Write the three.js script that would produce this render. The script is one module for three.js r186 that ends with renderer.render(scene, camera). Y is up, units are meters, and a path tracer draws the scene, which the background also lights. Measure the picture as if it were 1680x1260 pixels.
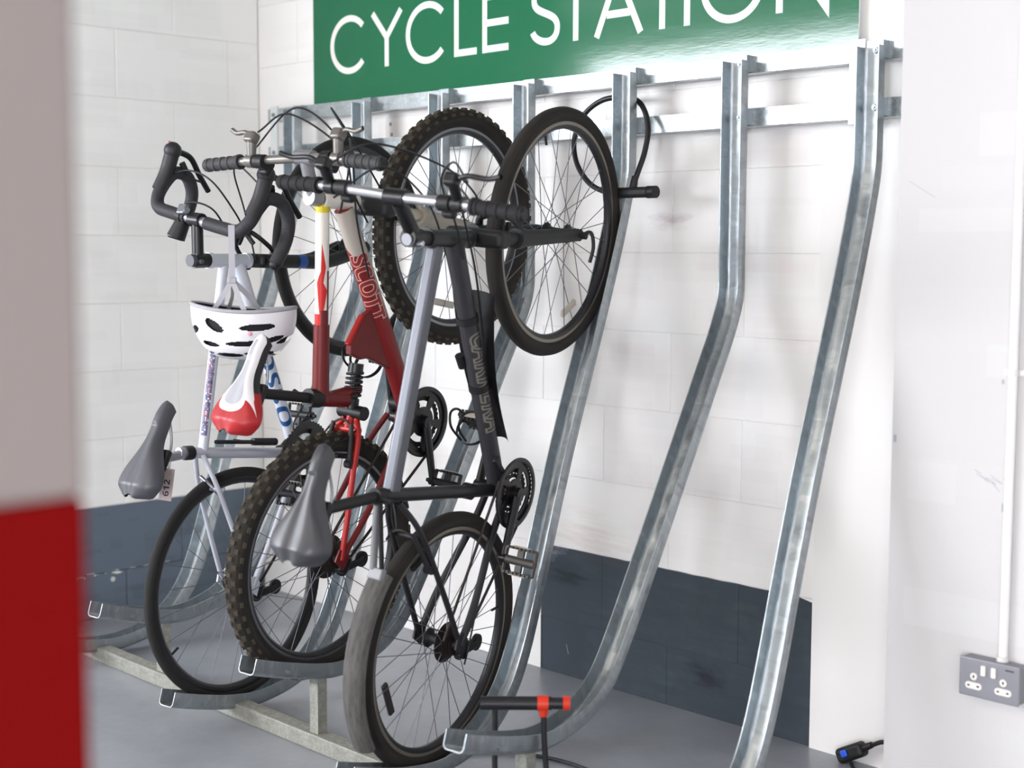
import * as THREE from 'three';
import { mergeGeometries, mergeVertices, toCreasedNormals } from 'three/addons/utils/BufferGeometryUtils.js';
import { RoundedBoxGeometry } from 'three/addons/geometries/RoundedBoxGeometry.js';
import { RectAreaLightUniformsLib } from 'three/addons/lights/RectAreaLightUniformsLib.js';

// ------------------------------------------------------------------ camera, light, exposure
const W = 1680, H = 1260;
const scene = new THREE.Scene();
const camera = new THREE.PerspectiveCamera(2 * Math.atan(630 / 2415.8) * 180 / Math.PI, W / H, 0.05, 60);
camera.position.set(4.8019, 1.3438, 3.2673);
camera.rotation.set(-0.093, 0.8049, 0.0033, 'YXZ');
camera.focus = 4.05;
camera.userData.fStop = 2.4;
camera.updateMatrixWorld(true);
scene.add(camera);
scene.background = new THREE.Color(0.25, 0.27, 0.3);
const renderer = new THREE.WebGLRenderer({ antialias: true });
renderer.toneMapping = THREE.LinearToneMapping;
renderer.toneMappingExposure = 1.31;
renderer.shadowMap.enabled = true;
RectAreaLightUniformsLib.init();
const UNSEEN_WINDOW = { x0: -4.0, x1: 0.1, y0: 1.55, y1: 2.93, z: 6.2, power: 11.5, glow: 12 };  // unseen glazing out front, set for the sign glare and post shadows
const CEIL = 3.25;
const UNSEEN_WINDOW2 = { x0: 4.4, x1: 7.6, y0: 0.15, y1: 2.1, z: 6.2, power: 8, glow: 5 };  // unseen glazing behind the camera, placed to light pier and lower walls
const UNSEEN_BATTENS = [[2.8, 3.11, 3.6, 88], [1.2, 3.11, 4.6, 75], [4.8, 3.11, 4.4, 40], [-3.0, 3.11, 4.0, 20]];  // unseen overhead lamps, placed and powered to even out the walls
const unseenDaylight = new THREE.RectAreaLight(0xf4f7ff, UNSEEN_WINDOW.power, UNSEEN_WINDOW.x1 - UNSEEN_WINDOW.x0, UNSEEN_WINDOW.y1 - UNSEEN_WINDOW.y0);
unseenDaylight.name = 'unseen_window_light';
unseenDaylight.position.set((UNSEEN_WINDOW.x0 + UNSEEN_WINDOW.x1) / 2, (UNSEEN_WINDOW.y0 + UNSEEN_WINDOW.y1) / 2, UNSEEN_WINDOW.z - 0.03);
unseenDaylight.lookAt(unseenDaylight.position.x, unseenDaylight.position.y, 0);
scene.add(unseenDaylight);
const unseenDaylight2 = new THREE.RectAreaLight(0xf8f8ff, UNSEEN_WINDOW2.power, UNSEEN_WINDOW2.x1 - UNSEEN_WINDOW2.x0, UNSEEN_WINDOW2.y1 - UNSEEN_WINDOW2.y0);
unseenDaylight2.name = 'unseen_window_light_right';
unseenDaylight2.position.set((UNSEEN_WINDOW2.x0 + UNSEEN_WINDOW2.x1) / 2, (UNSEEN_WINDOW2.y0 + UNSEEN_WINDOW2.y1) / 2, UNSEEN_WINDOW2.z - 0.03);
unseenDaylight2.lookAt(unseenDaylight2.position.x, unseenDaylight2.position.y, 0);
scene.add(unseenDaylight2);

// ------------------------------------------------------------------ helpers
const V = (x, y, z = 0) => new THREE.Vector3(x, y, z);
let seed = 7;
const rnd = () => { seed = (seed * 1664525 + 1013904223) >>> 0; return seed / 4294967296; };
const rr = (a, b) => a + (b - a) * rnd();
const used = {};
function numbered(name) {
  const n = used[name] = (used[name] ?? -1) + 1;
  return n ? `${name}_${String(n).padStart(3, '0')}` : name;
}
function part(name, geo, mat, parent, label) {
  const m = new THREE.Mesh(Array.isArray(geo) ? merge(geo) : geo, mat);
  m.name = numbered(name); m.castShadow = m.receiveShadow = true;
  if (label) m.userData.label = label;
  parent.add(m);
  return m;
}
function sub(name, parent, x = 0, y = 0, z = 0) {
  const g = new THREE.Group(); g.name = numbered(name); g.position.set(x, y, z); parent.add(g); return g;
}
function thing(name, label, category, pos = V(0, 0, 0), group) {
  const g = new THREE.Group(); g.name = numbered(name); g.position.copy(pos); g.userData = { label, category };
  if (group) g.userData.group = group;
  scene.add(g); return g;
}
function struct(name, geo, mat) {
  const m = part(name, geo, mat, scene); m.userData.kind = 'structure'; return m;
}
function merge(list) {
  const has = list.every((g) => g.index);
  const all = list.map((g) => {
    const c = has ? g.clone() : g.index ? g.toNonIndexed() : g.clone();
    for (const k of Object.keys(c.attributes)) if (!['position', 'normal', 'uv'].includes(k)) c.deleteAttribute(k);
    return c;
  });
  return mergeGeometries(all);
}
const box = (w, h, d, x = 0, y = 0, z = 0) => new THREE.BoxGeometry(w, h, d).translate(x, y, z);
const span = (x0, x1, y0, y1, z0, z1) => box(x1 - x0, y1 - y0, z1 - z0, (x0 + x1) / 2, (y0 + y1) / 2, (z0 + z1) / 2);
const rbox = (w, h, d, r, x = 0, y = 0, z = 0) => new RoundedBoxGeometry(w, h, d, 3, Math.min(r, w / 2.01, h / 2.01, d / 2.01)).translate(x, y, z);
const cyl = (r, h, n = 16, r2 = r) => new THREE.CylinderGeometry(r2, r, h, n);
const cylX = (r, h, x, y, z, n = 16) => new THREE.CylinderGeometry(r, r, h, n).rotateZ(Math.PI / 2).translate(x, y, z);
const cylZ = (r, h, x, y, z, n = 16, r2 = r) => new THREE.CylinderGeometry(r2, r, h, n).rotateX(Math.PI / 2).translate(x, y, z);
const ball = (r, x, y, z, n = 12) => new THREE.SphereGeometry(r, n, n * 0.7 | 0).translate(x, y, z);
// straight tube from a to b; the seam of its uv faces local +z
function rod(a, b, r, r2 = r, n = 14, flat = 1) {
  const d = b.clone().sub(a), L = d.length(), y = d.normalize();
  let z = Math.abs(y.z) > 0.95 ? V(1, 0, 0) : V(0, 0, 1);
  const x = y.clone().cross(z).normalize(); z = x.clone().cross(y);
  const g = new THREE.CylinderGeometry(r2, r, L, n).scale(1, 1, flat);
  g.applyMatrix4(new THREE.Matrix4().makeBasis(x, y, z).setPosition(a.clone().add(b).multiplyScalar(0.5)));
  return g;
}
function hose(pts, r, seg = 40, n = 8, closed = false, tension = 0.5) {
  return new THREE.TubeGeometry(new THREE.CatmullRomCurve3(pts, closed, 'catmullrom', tension), seg, r, n, closed);
}
// uv in metres from position by the main direction of the normal
function metric(g, s = 1) {
  if (g.index) g = g.toNonIndexed();
  const p = g.attributes.position, n = g.attributes.normal, uv = new Float32Array(p.count * 2);
  for (let i = 0; i < p.count; i++) {
    const ax = Math.abs(n.getX(i)), ay = Math.abs(n.getY(i)), az = Math.abs(n.getZ(i));
    let u, v;
    if (az >= ax && az >= ay) { u = p.getX(i); v = p.getY(i); } else if (ax >= ay) { u = p.getZ(i); v = p.getY(i); } else { u = p.getX(i); v = p.getZ(i); }
    uv[2 * i] = u * s; uv[2 * i + 1] = v * s;
  }
  g.setAttribute('uv', new THREE.BufferAttribute(uv, 2));
  return g;
}
// grid surface from f(u,v) -> [x,y,z]
function grid(nu, nv, f, closeU = false, keep) {
  const pos = [], uv = [], idx = [];
  for (let i = 0; i <= nu; i++) for (let j = 0; j <= nv; j++) { const p = f(i / nu, j / nv); pos.push(p[0], p[1], p[2]); uv.push(i / nu, j / nv); }
  for (let i = 0; i < nu; i++) for (let j = 0; j < nv; j++) {
    if (keep && !keep((i + 0.5) / nu, (j + 0.5) / nv)) continue;
    const a = i * (nv + 1) + j, b = a + nv + 1; idx.push(a, b, a + 1, b, b + 1, a + 1);
  }
  const g = new THREE.BufferGeometry();
  g.setAttribute('position', new THREE.Float32BufferAttribute(pos, 3));
  g.setAttribute('uv', new THREE.Float32BufferAttribute(uv, 2));
  g.setIndex(idx); g.computeVertexNormals();
  return g;
}
const extrude = (pts, depth, bevel = 0, z = 0) => {
  const s = new THREE.Shape(pts.map((p) => new THREE.Vector2(p[0], p[1])));
  return new THREE.ExtrudeGeometry(s, { depth: depth - 2 * bevel, bevelEnabled: bevel > 0, bevelThickness: bevel, bevelSize: bevel, bevelSegments: 2, curveSegments: 10 }).translate(0, 0, z - depth / 2 + bevel);
};

// ------------------------------------------------------------------ noise and textures
function lattice(n, s) { const a = new Float32Array(n * n); let k = s; for (let i = 0; i < a.length; i++) { k = (k * 1664525 + 1013904223) >>> 0; a[i] = k / 4294967296; } return a; }
function tileNoise(size, octaves, s = 1) {        // tiling value noise, octaves = [[cells, weight], ...]
  const out = new Float32Array(size * size); let total = 0;
  octaves.forEach(([cx, w, cy = cx], o) => {
    total += w; const n = Math.max(cx, cy), L = lattice(n, s * 977 + o * 131 + 5);
    for (let y = 0; y < size; y++) for (let x = 0; x < size; x++) {
      const fx = x / size * cx, fy = y / size * cy, x0 = fx | 0, y0 = fy | 0, tx = fx - x0, ty = fy - y0;
      const sx = tx * tx * (3 - 2 * tx), sy = ty * ty * (3 - 2 * ty), x1 = (x0 + 1) % cx, y1 = (y0 + 1) % cy;
      const a = L[y0 * n + x0], b = L[y0 * n + x1], c = L[y1 * n + x0], d = L[y1 * n + x1];
      out[y * size + x] += w * (a + (b - a) * sx + (c - a) * sy + (a - b - c + d) * sx * sy);
    }
  });
  for (let i = 0; i < out.length; i++) out[i] /= total;
  return out;
}
function tex(size, f, srgb, rep = 1) {
  const d = new Uint8Array(size * size * 4);
  for (let i = 0; i < size * size; i++) { const c = f(i, i % size, i / size | 0); d[4 * i] = c[0]; d[4 * i + 1] = c[1]; d[4 * i + 2] = c[2]; d[4 * i + 3] = 255; }
  const t = new THREE.DataTexture(d, size, size); t.wrapS = t.wrapT = THREE.RepeatWrapping; t.magFilter = THREE.LinearFilter; t.minFilter = THREE.LinearMipmapLinearFilter; t.generateMipmaps = true;
  if (srgb) t.colorSpace = THREE.SRGBColorSpace;
  t.repeat.set(rep, rep); t.needsUpdate = true; return t;
}
const grey = (n, lo, hi) => (i) => { const v = Math.max(0, Math.min(255, lo + (hi - lo) * n[i])); return [v, v, v]; };
const tint = (n, a, b) => (i) => [0, 1, 2].map((k) => a[k] + (b[k] - a[k]) * n[i]);
function canvas(w, h, draw, srgb = true) {
  const c = document.createElement('canvas'); c.width = w; c.height = h;
  const x = c.getContext('2d'); draw(x, w, h);
  const t = new THREE.CanvasTexture(c); t.wrapS = t.wrapT = THREE.RepeatWrapping; if (srgb) t.colorSpace = THREE.SRGBColorSpace; t.anisotropy = 8; return t;
}
const nFine = tileNoise(256, [[24, 1], [64, 1], [128, 0.8]], 3), nWide = tileNoise(256, [[4, 1], [9, 0.7], [23, 0.5], [80, 0.35]], 9);
const nSpangle = tileNoise(256, [[10, 0.6], [26, 1], [60, 0.9], [128, 0.5]], 21), nStreak = tileNoise(256, [[6, 1, 60], [14, 0.8, 120], [3, 0.8, 9]], 33);
const tFine = tex(256, grey(nFine, 60, 200));
const std = (hex, rough = 0.6, metal = 0, more = {}) => new THREE.MeshStandardMaterial({ color: hex, roughness: rough, metalness: metal, side: THREE.DoubleSide, ...more });
const phys = (hex, rough, metal, more) => new THREE.MeshPhysicalMaterial({ color: hex, roughness: rough, metalness: metal, side: THREE.DoubleSide, ...more });
// ------------------------------------------------------------------ room materials
const PAINT = '#f4f2ef', DADO = '#3c444d';
const HD = 0.4061, CB = 0.2304, CL = 0.2433;
const wallBump = tex(256, grey(nFine, 70, 190), false, 3);
const backPaint = canvas(2048, 1400, (x, w, h) => {           // 3.2 m wide, 2.1875 m high, origin bottom left
  const S = w / 3.2, X = (m) => m * S, Y = (m) => h - m * S;
  x.fillStyle = PAINT; x.fillRect(0, 0, w, h);
  let s = 11; const r = () => { s = (s * 1664525 + 1013904223) >>> 0; return s / 4294967296; };
  for (let i = 0; i < 420; i++) {                              // uneven roller marks
    x.fillStyle = r() < 0.5 ? 'rgba(255,255,252,0.05)' : 'rgba(205,200,192,0.05)';
    x.fillRect(r() * w, r() * h, 40 + r() * 220, 10 + r() * 60);
  }
  x.fillStyle = DADO; x.beginPath(); x.moveTo(X(1.541), Y(0)); x.lineTo(X(1.541), Y(HD));
  for (let k = 0; k <= 20; k++) x.lineTo(X(1.541 + 1.029 * k / 20), Y(HD + (r() - 0.5) * 0.004 - (k === 20 ? 0.012 : 0)));
  x.lineTo(X(2.571), Y(0)); x.fill();
  for (let i = 0; i < 500; i++) { x.fillStyle = r() < 0.5 ? 'rgba(95,104,114,0.05)' : 'rgba(40,46,54,0.06)'; x.fillRect(X(1.7 + r() * 0.95), Y(r() * 0.38), 10 + r() * 60, 4 + r() * 14); }
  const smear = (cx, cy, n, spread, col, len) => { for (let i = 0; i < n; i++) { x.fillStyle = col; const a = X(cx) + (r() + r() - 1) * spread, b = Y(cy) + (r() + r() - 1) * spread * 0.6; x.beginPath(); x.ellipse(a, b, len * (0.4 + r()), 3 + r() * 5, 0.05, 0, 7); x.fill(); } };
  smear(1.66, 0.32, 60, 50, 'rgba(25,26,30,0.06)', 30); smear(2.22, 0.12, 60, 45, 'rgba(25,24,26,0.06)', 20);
  smear(1.6, 0.385, 10, 26, 'rgba(190,200,208,0.16)', 14);
  smear(1.75, 0.46, 40, 90, 'rgba(150,120,100,0.025)', 60); smear(2.06, 1.42, 30, 40, 'rgba(150,125,105,0.03)', 20);
  x.strokeStyle = 'rgba(190,196,190,0.6)'; x.lineWidth = 2; x.beginPath(); x.moveTo(X(1.655), Y(0.1)); x.lineTo(X(1.665), Y(0.07)); x.stroke();
  x.fillStyle = 'rgba(120,112,104,0.8)'; for (const [a, b] of [[0.794, 1.764], [0.8, 1.728]]) { x.beginPath(); x.arc(X(a), Y(b), 4, 0, 7); x.fill(); }
});
backPaint.wrapS = backPaint.wrapT = THREE.ClampToEdgeWrapping; backPaint.repeat.set(1 / 3.2, 1 / 2.1875);
const leftPaint = canvas(1024, 1024, (x, w, h) => {            // 2.4 m square
  const S = w / 2.4; let s = 5; const r = () => { s = (s * 1664525 + 1013904223) >>> 0; return s / 4294967296; };
  x.fillStyle = '#f3f3f0'; x.fillRect(0, 0, w, h);
  for (let i = 0; i < 300; i++) { x.fillStyle = r() < 0.5 ? 'rgba(255,255,252,0.05)' : 'rgba(196,196,186,0.05)'; x.fillRect(r() * w, r() * h, 40 + r() * 180, 10 + r() * 50); }
  x.fillStyle = '#606c79'; x.fillRect(0, h - HD * S, w, HD * S);
  for (let i = 0; i < 160; i++) { x.fillStyle = r() < 0.5 ? 'rgba(110,120,132,0.06)' : 'rgba(40,46,54,0.06)'; x.fillRect(r() * w, h - r() * HD * S * 0.95, 20 + r() * 80, 6 + r() * 20); }
  x.fillStyle = 'rgba(225,225,220,0.85)'; for (let i = 0; i < 26; i++) x.fillRect((0.42 + r() * 0.5) * S, h - (0.163 + (r() - 0.5) * 0.014) * S, 2 + r() * 12, 1 + r() * 2.5);
  x.beginPath(); x.arc(0.66 * S, h - 0.135 * S, 4, 0, 7); x.fill();
});
leftPaint.wrapS = leftPaint.wrapT = THREE.ClampToEdgeWrapping; leftPaint.repeat.set(1 / 2.4, 1 / 2.4);
const mBack = std(0xffffff, 0.85, 0, { map: backPaint, bumpMap: wallBump, bumpScale: 0.00012 });
const mLeft = std(0xffffff, 0.8, 0, { map: leftPaint, bumpMap: wallBump, bumpScale: 0.00012 });
const mMortar = std('#e4e1db', 0.75), mMortarDark = std('#454d57', 0.75);
const mWall = std('#f2f0ed', 0.85, 0, { bumpMap: wallBump, bumpScale: 0.00012 });
const mPier = std(0xffffff, 0.85, 0, { bumpMap: wallBump, bumpScale: 0.00012, map: canvas(1024, 1024, (x, w, h) => {   // 2 m square from x = 2.9
  const S = w / 2; let s = 3; const r = () => { s = (s * 1664525 + 1013904223) >>> 0; return s / 4294967296; };
  x.fillStyle = '#c9c7c6'; x.fillRect(0, 0, w, h);
  for (let i = 0; i < 120; i++) { x.fillStyle = r() < 0.5 ? 'rgba(255,255,255,0.05)' : 'rgba(214,210,208,0.05)'; x.fillRect(r() * w, r() * h, 60 + r() * 200, 20 + r() * 60); }
  x.strokeStyle = 'rgba(120,120,140,0.3)'; x.lineWidth = 1.2;
  for (let i = 0; i < 9; i++) { const a = (0.23 + r() * 0.09) * S, b = h - (0.815 + r() * 0.035) * S; x.beginPath(); x.moveTo(a, b); x.lineTo(a + 8 + r() * 12, b + 3 + r() * 7); x.stroke(); }
  x.strokeStyle = 'rgba(150,148,150,0.35)'; x.beginPath(); x.moveTo(0.04 * S, h - 1.5 * S); x.lineTo(0.11 * S, h - 1.46 * S); x.stroke();
  x.fillStyle = 'rgba(120,120,140,0.5)'; x.fillRect(0.018 * S, h - 0.9 * S, 4, 9); x.fillRect(0.3 * S, h - 0.77 * S, 3, 10); x.fillRect(0.29 * S, h - 1.05 * S, 3, 5);
}) });
mPier.map.repeat.set(0.5, 0.5); mPier.map.offset.set(-1.45, 0); mPier.map.wrapS = mPier.map.wrapT = THREE.ClampToEdgeWrapping;
const floorMap = tex(256, (i) => { const v = nWide[i] * 0.8 + nFine[i] * 0.2; return [126 + 38 * v, 129 + 39 * v, 135 + 40 * v]; }, true, 0.7);
const mFloor = std(0xffffff, 0.42, 0, { map: floorMap, roughnessMap: tex(256, grey(nWide, 135, 190), false, 0.9), bumpMap: tex(256, grey(nFine, 90, 170), false, 2), bumpScale: 0.0002 });
mFloor.roughness = 0.5;
const mUnseenCeil = std('#8d8b88', 0.85);  // ceiling is out of view; dark grey cuts bounce on the upper walls

// ------------------------------------------------------------------ room shell
struct('floor', metric(span(-6.2, 8.2, -0.2, 0, -0.25, 6.5)), mFloor);
struct('ceiling', span(-6.2, 8.2, CEIL, CEIL + 0.2, -0.25, 6.5), mUnseenCeil);
// one painted block: proud of the mortar with chamfered joints; faces along +z (back wall) or +x (left wall)
function block(a0, a1, y0, y1, proud, onX) {
  const j = onX ? 0.0011 : 0.0006, c = onX ? 0.0024 : 0.0012, A0 = a0 + j, A1 = a1 - j, Y0 = y0 + j, Y1 = y1 - j, P = [];
  const ring = (i, z) => [[A0 + i, Y0 + i, z], [A1 - i, Y0 + i, z], [A1 - i, Y1 - i, z], [A0 + i, Y1 - i, z]];
  const r0 = ring(0, -0.003), r1 = ring(0, proud - c), r2 = ring(c, proud);
  const quad = (a, b, d, e) => P.push(a, b, d, a, d, e);
  for (let k = 0; k < 4; k++) { const n = (k + 1) % 4; quad(r0[k], r0[n], r1[n], r1[k]); quad(r1[k], r1[n], r2[n], r2[k]); }
  quad(...r2);
  const pos = [], uv = [];
  for (const p of P) { if (onX) pos.push(p[2], p[1], p[0]); else pos.push(...p); uv.push(p[0], p[1]); }
  if (onX) for (let t = 0; t < pos.length; t += 9) for (let k = 0; k < 3; k++) { const s = pos[t + 3 + k]; pos[t + 3 + k] = pos[t + 6 + k]; pos[t + 6 + k] = s; const q = t / 9 * 6; if (k < 2) { const u = uv[q + 2 + k]; uv[q + 2 + k] = uv[q + 4 + k]; uv[q + 4 + k] = u; } }
  const g = new THREE.BufferGeometry();
  g.setAttribute('position', new THREE.Float32BufferAttribute(pos, 3)); g.setAttribute('uv', new THREE.Float32BufferAttribute(uv, 2));
  g.computeVertexNormals(); return g;
}
const wallBack = struct('wall_back', span(-0.2, 8.2, 0, CEIL, -0.25, -0.0025), mMortar);
part('mortar', span(1.541, 2.571, 0, HD - 0.003, -0.01, -0.0015), mMortarDark, wallBack);
const wallLeft = struct('wall_left', span(-0.25, -0.003, 0, CEIL, -0.0045, 1.7), mMortar);
part('mortar', span(-0.01, -0.002, 0, HD - 0.003, 0, 1.7), mMortarDark, wallLeft);
for (let k = -2; k < 9; k++) {                                   // back wall courses
  const y0 = Math.max(0, HD + k * CB), y1 = Math.min(2.25, HD + (k + 1) * CB);
  if (y1 - y0 < 0.03) continue;
  for (let a = (k & 1 ? 1.806 : 2.065) - 5 * 0.518; a < 2.57; a += 0.518) {
    const a0 = Math.max(0.001, a), a1 = Math.min(2.572, a + 0.518);
    if (a1 - a0 > 0.03) part('block', block(a0, a1, y0, y1, rr(-0.0006, 0.0006), false), mBack, wallBack);
  }
}
part('pier', metric(span(2.572, 3.0, 0, CEIL, -0.02, 0.006)), mWall, wallBack, 'smooth white pier at the right end of the back wall');
part('upper_wall', span(0, 2.572, 2.25, CEIL, -0.02, 0.0005), mWall, wallBack);
for (let k = -2; k < 9; k++) {                                   // left wall courses
  const y0 = Math.max(0, HD + k * CL), y1 = Math.min(2.35, HD + (k + 1) * CL);
  if (y1 - y0 < 0.03) continue;
  for (let a = (k & 1 ? 0.37 : 0.14) - 0.465; a < 1.7; a += 0.465) {
    const a0 = Math.max(0.001, a), a1 = Math.min(1.7, a + 0.465);
    if (a1 - a0 > 0.03) part('block', block(a0, a1, y0, y1, rr(-0.0008, 0.0008), true), mLeft, wallLeft);
  }
}
part('upper_wall', span(-0.02, 0.0005, 2.35, CEIL, 0, 1.7), mWall, wallLeft);
struct('wall_right', metric(new THREE.BoxGeometry(5.3, CEIL, 0.44).translate(2.914 + 2.65, CEIL / 2, -0.03)), mPier);
struct('wall_return', span(-6.2, -0.25, 0, CEIL, 1.5, 1.7), mWall);
struct('wall_far_left', span(-6.2, -6.0, 0, CEIL, 1.7, 6.5), mWall);
struct('wall_far_right', span(8.0, 8.2, 0, CEIL, -0.25, 6.5), mWall);
const W2 = UNSEEN_WINDOW2;
const WD = UNSEEN_WINDOW;
struct('wall_front', [span(-6, WD.x0, 0, CEIL, 6.2, 6.4), span(WD.x1, W2.x0, 0, CEIL, 6.2, 6.4), span(W2.x1, 8, 0, CEIL, 6.2, 6.4), ...[WD, W2].flatMap((w) => [span(w.x0, w.x1, 0, w.y0, 6.2, 6.4), span(w.x0, w.x1, w.y1, CEIL, 6.2, 6.4)])], mWall);
[WD, W2].forEach((q, k) => {  // both sit out of view; their panes glow to light the rack and walls
  const win = new THREE.Group(); win.name = `window_${k + 1}`; win.userData = { kind: 'structure' }; scene.add(win);
  const mFrame = std('#c9ccce', 0.4), mGlow = std('#ffffff', 0.3, 0, { emissive: 0xf4f8ff, emissiveIntensity: q.glow });
  const n = 4, w = (q.x1 - q.x0) / n;
  for (let i = 0; i < n; i++) part('unseen_window_pane', span(q.x0 + i * w + 0.03, q.x0 + (i + 1) * w - 0.03, q.y0 + 0.03, q.y1 - 0.03, 6.25, 6.262), mGlow, win);
  const fr = [span(q.x0, q.x1, q.y0, q.y0 + 0.04, 6.22, 6.29), span(q.x0, q.x1, q.y1 - 0.04, q.y1, 6.22, 6.29)];
  for (let i = 0; i <= n; i++) fr.push(span(q.x0 + i * w - 0.02, q.x0 + i * w + 0.02, q.y0, q.y1, 6.22, 6.29));
  part('unseen_window_frame', fr, mFrame, win);
});
// ceiling battens, all out of view, placed to light the walls and rack
UNSEEN_BATTENS.forEach(([bx, by, bz, power], i) => {
  const t = thing('unseen_ceiling_light', `unseen white ceiling batten light ${['in front of the bike rack', 'towards the front wall on the left', 'behind the camera', 'beyond the left wall'][i]}`, 'ceiling light', V(bx, CEIL, bz));
  part('housing', rbox(1.5, 0.06, 0.1, 0.012, 0, -0.03, 0), std('#e8e8e6', 0.5), t);
  part('tube', cylX(0.016, 1.42, 0, -0.085, 0), std('#ffffff', 0.4, 0, { emissive: 0xfff4e6, emissiveIntensity: 2.5 }), t);
  for (const s of [-1, 1]) part('end_cap', rbox(0.03, 0.05, 0.04, 0.006, s * 0.72, -0.08, 0), std('#e0e0de', 0.5), t);
  const l = new THREE.RectAreaLight(0xfff3e4, power, 1.4, 0.06); l.name = 'unseen_tube_light'; l.position.set(bx, by, bz); l.lookAt(bx, 0, bz); scene.add(l);
});
// foreground pillar, white over red
{
  const t = thing('concrete_pillar', 'square pillar in the near left foreground, grey-white above and deep red below', 'pillar', V(3.69, 0, 2.99));
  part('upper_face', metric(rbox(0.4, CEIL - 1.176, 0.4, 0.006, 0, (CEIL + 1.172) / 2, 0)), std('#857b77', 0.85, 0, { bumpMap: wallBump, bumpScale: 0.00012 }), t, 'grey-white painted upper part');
  part('lower_face', metric(rbox(0.4, 1.1738, 0.4, 0.006, 0, 0.5869, 0)), phys('#6c0000', 0.9, 0, { specularIntensity: 0.25,  bumpMap: wallBump, bumpScale: 0.00012 }), t, 'deep red painted lower part');
}
// ------------------------------------------------------------------ sign
{
  const x0 = 0.393, x1 = 2.688, y0 = 1.85, y1 = 2.42, w = x1 - x0, h = y1 - y0;
  const print = canvas(2048, Math.round(2048 * h / w), (c, cw, ch) => {
    const S = cw / w, X = (m) => (m - x0) * S, Y = (m) => ch - (m - y0) * S;
    c.fillStyle = '#006440'; c.fillRect(0, 0, cw, ch);
    c.strokeStyle = '#ece6df'; c.lineWidth = 0.0225 * S; c.lineCap = 'butt'; c.lineJoin = 'miter';
    const b = 1.957, t = 2.142, m = (b + t) / 2, hw = 0.01125;
    const line = (...p) => { c.beginPath(); p.forEach(([a, d], i) => (i ? c.lineTo(X(a), Y(d)) : c.moveTo(X(a), Y(d)))); c.stroke(); };
    const arc = (cx, cy, rx, ry, a0, a1) => { c.beginPath(); c.ellipse(X(cx), Y(cy), rx * S, ry * S, 0, a0, a1); c.stroke(); };
    const R = (t - b) / 2 - 0.006;
    const C = (l, r) => arc(l + 0.105, m, 0.1, R + 0.004, 0.72, Math.PI * 2 - 0.72);
    C(0.5); C(0.92);
    line([0.735, t], [0.812, m + 0.006], [0.889, t]); line([0.812, b], [0.812, m + 0.012]);
    line([1.17, t], [1.17, b + hw], [1.268, b + hw]);
    line([1.305, t], [1.305, b]); for (const y of [b + hw, m, t - hw]) line([1.294, y], [1.415, y]);
    c.beginPath(); c.moveTo(X(1.522), Y(b + 0.042)); c.bezierCurveTo(X(1.54), Y(b + 0.002), X(1.628), Y(b - 0.008), X(1.628), Y(b + 0.05)); c.bezierCurveTo(X(1.628), Y(b + 0.1), X(1.528), Y(b + 0.09), X(1.528), Y(t - 0.05)); c.bezierCurveTo(X(1.53), Y(t + 0.006), X(1.6), Y(t), X(1.622), Y(t - 0.035)); c.stroke();
    line([1.705, b], [1.705, t]); line([1.645, t - hw], [1.765, t - hw]);
    line([1.79, b], [1.872, t - 0.004], [1.962, b]); line([1.83, b + 0.062], [1.922, b + 0.062]);
    line([2.042, b], [2.042, t]); line([1.98, t - hw], [2.104, t - hw]);
    line([2.132, b], [2.132, t]);
    arc(2.288, m, 0.098, R + 0.004, 0, Math.PI * 2);
    line([2.444, b], [2.444, t], [2.588, b + 0.004], [2.588, t]);
  });
  const t = thing('wall_sign', 'long glossy green sign reading CYCLE STATION in white capitals above the bike rack', 'sign', V((x0 + x1) / 2, y0, 0.0));
  const g = new THREE.BoxGeometry(w, h, 0.006).translate(0, h / 2, 0.027);
  const face = std(0xffffff, 0.09, 0, { map: print, bumpMap: tex(256, grey(nWide, 60, 190), false, 2), bumpScale: 0.0002 });
  const edge = std('#dfe4df', 0.4);
  const m = new THREE.Mesh(g, [edge, edge, edge, edge, face, edge]); m.name = 'sign_panel'; m.castShadow = m.receiveShadow = true; t.add(m);
  for (const a of [-1.0, 0, 1.0]) part('spacer', box(0.05, 0.4, 0.023, a, 0.3, 0.0125), edge, t);
}
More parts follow.
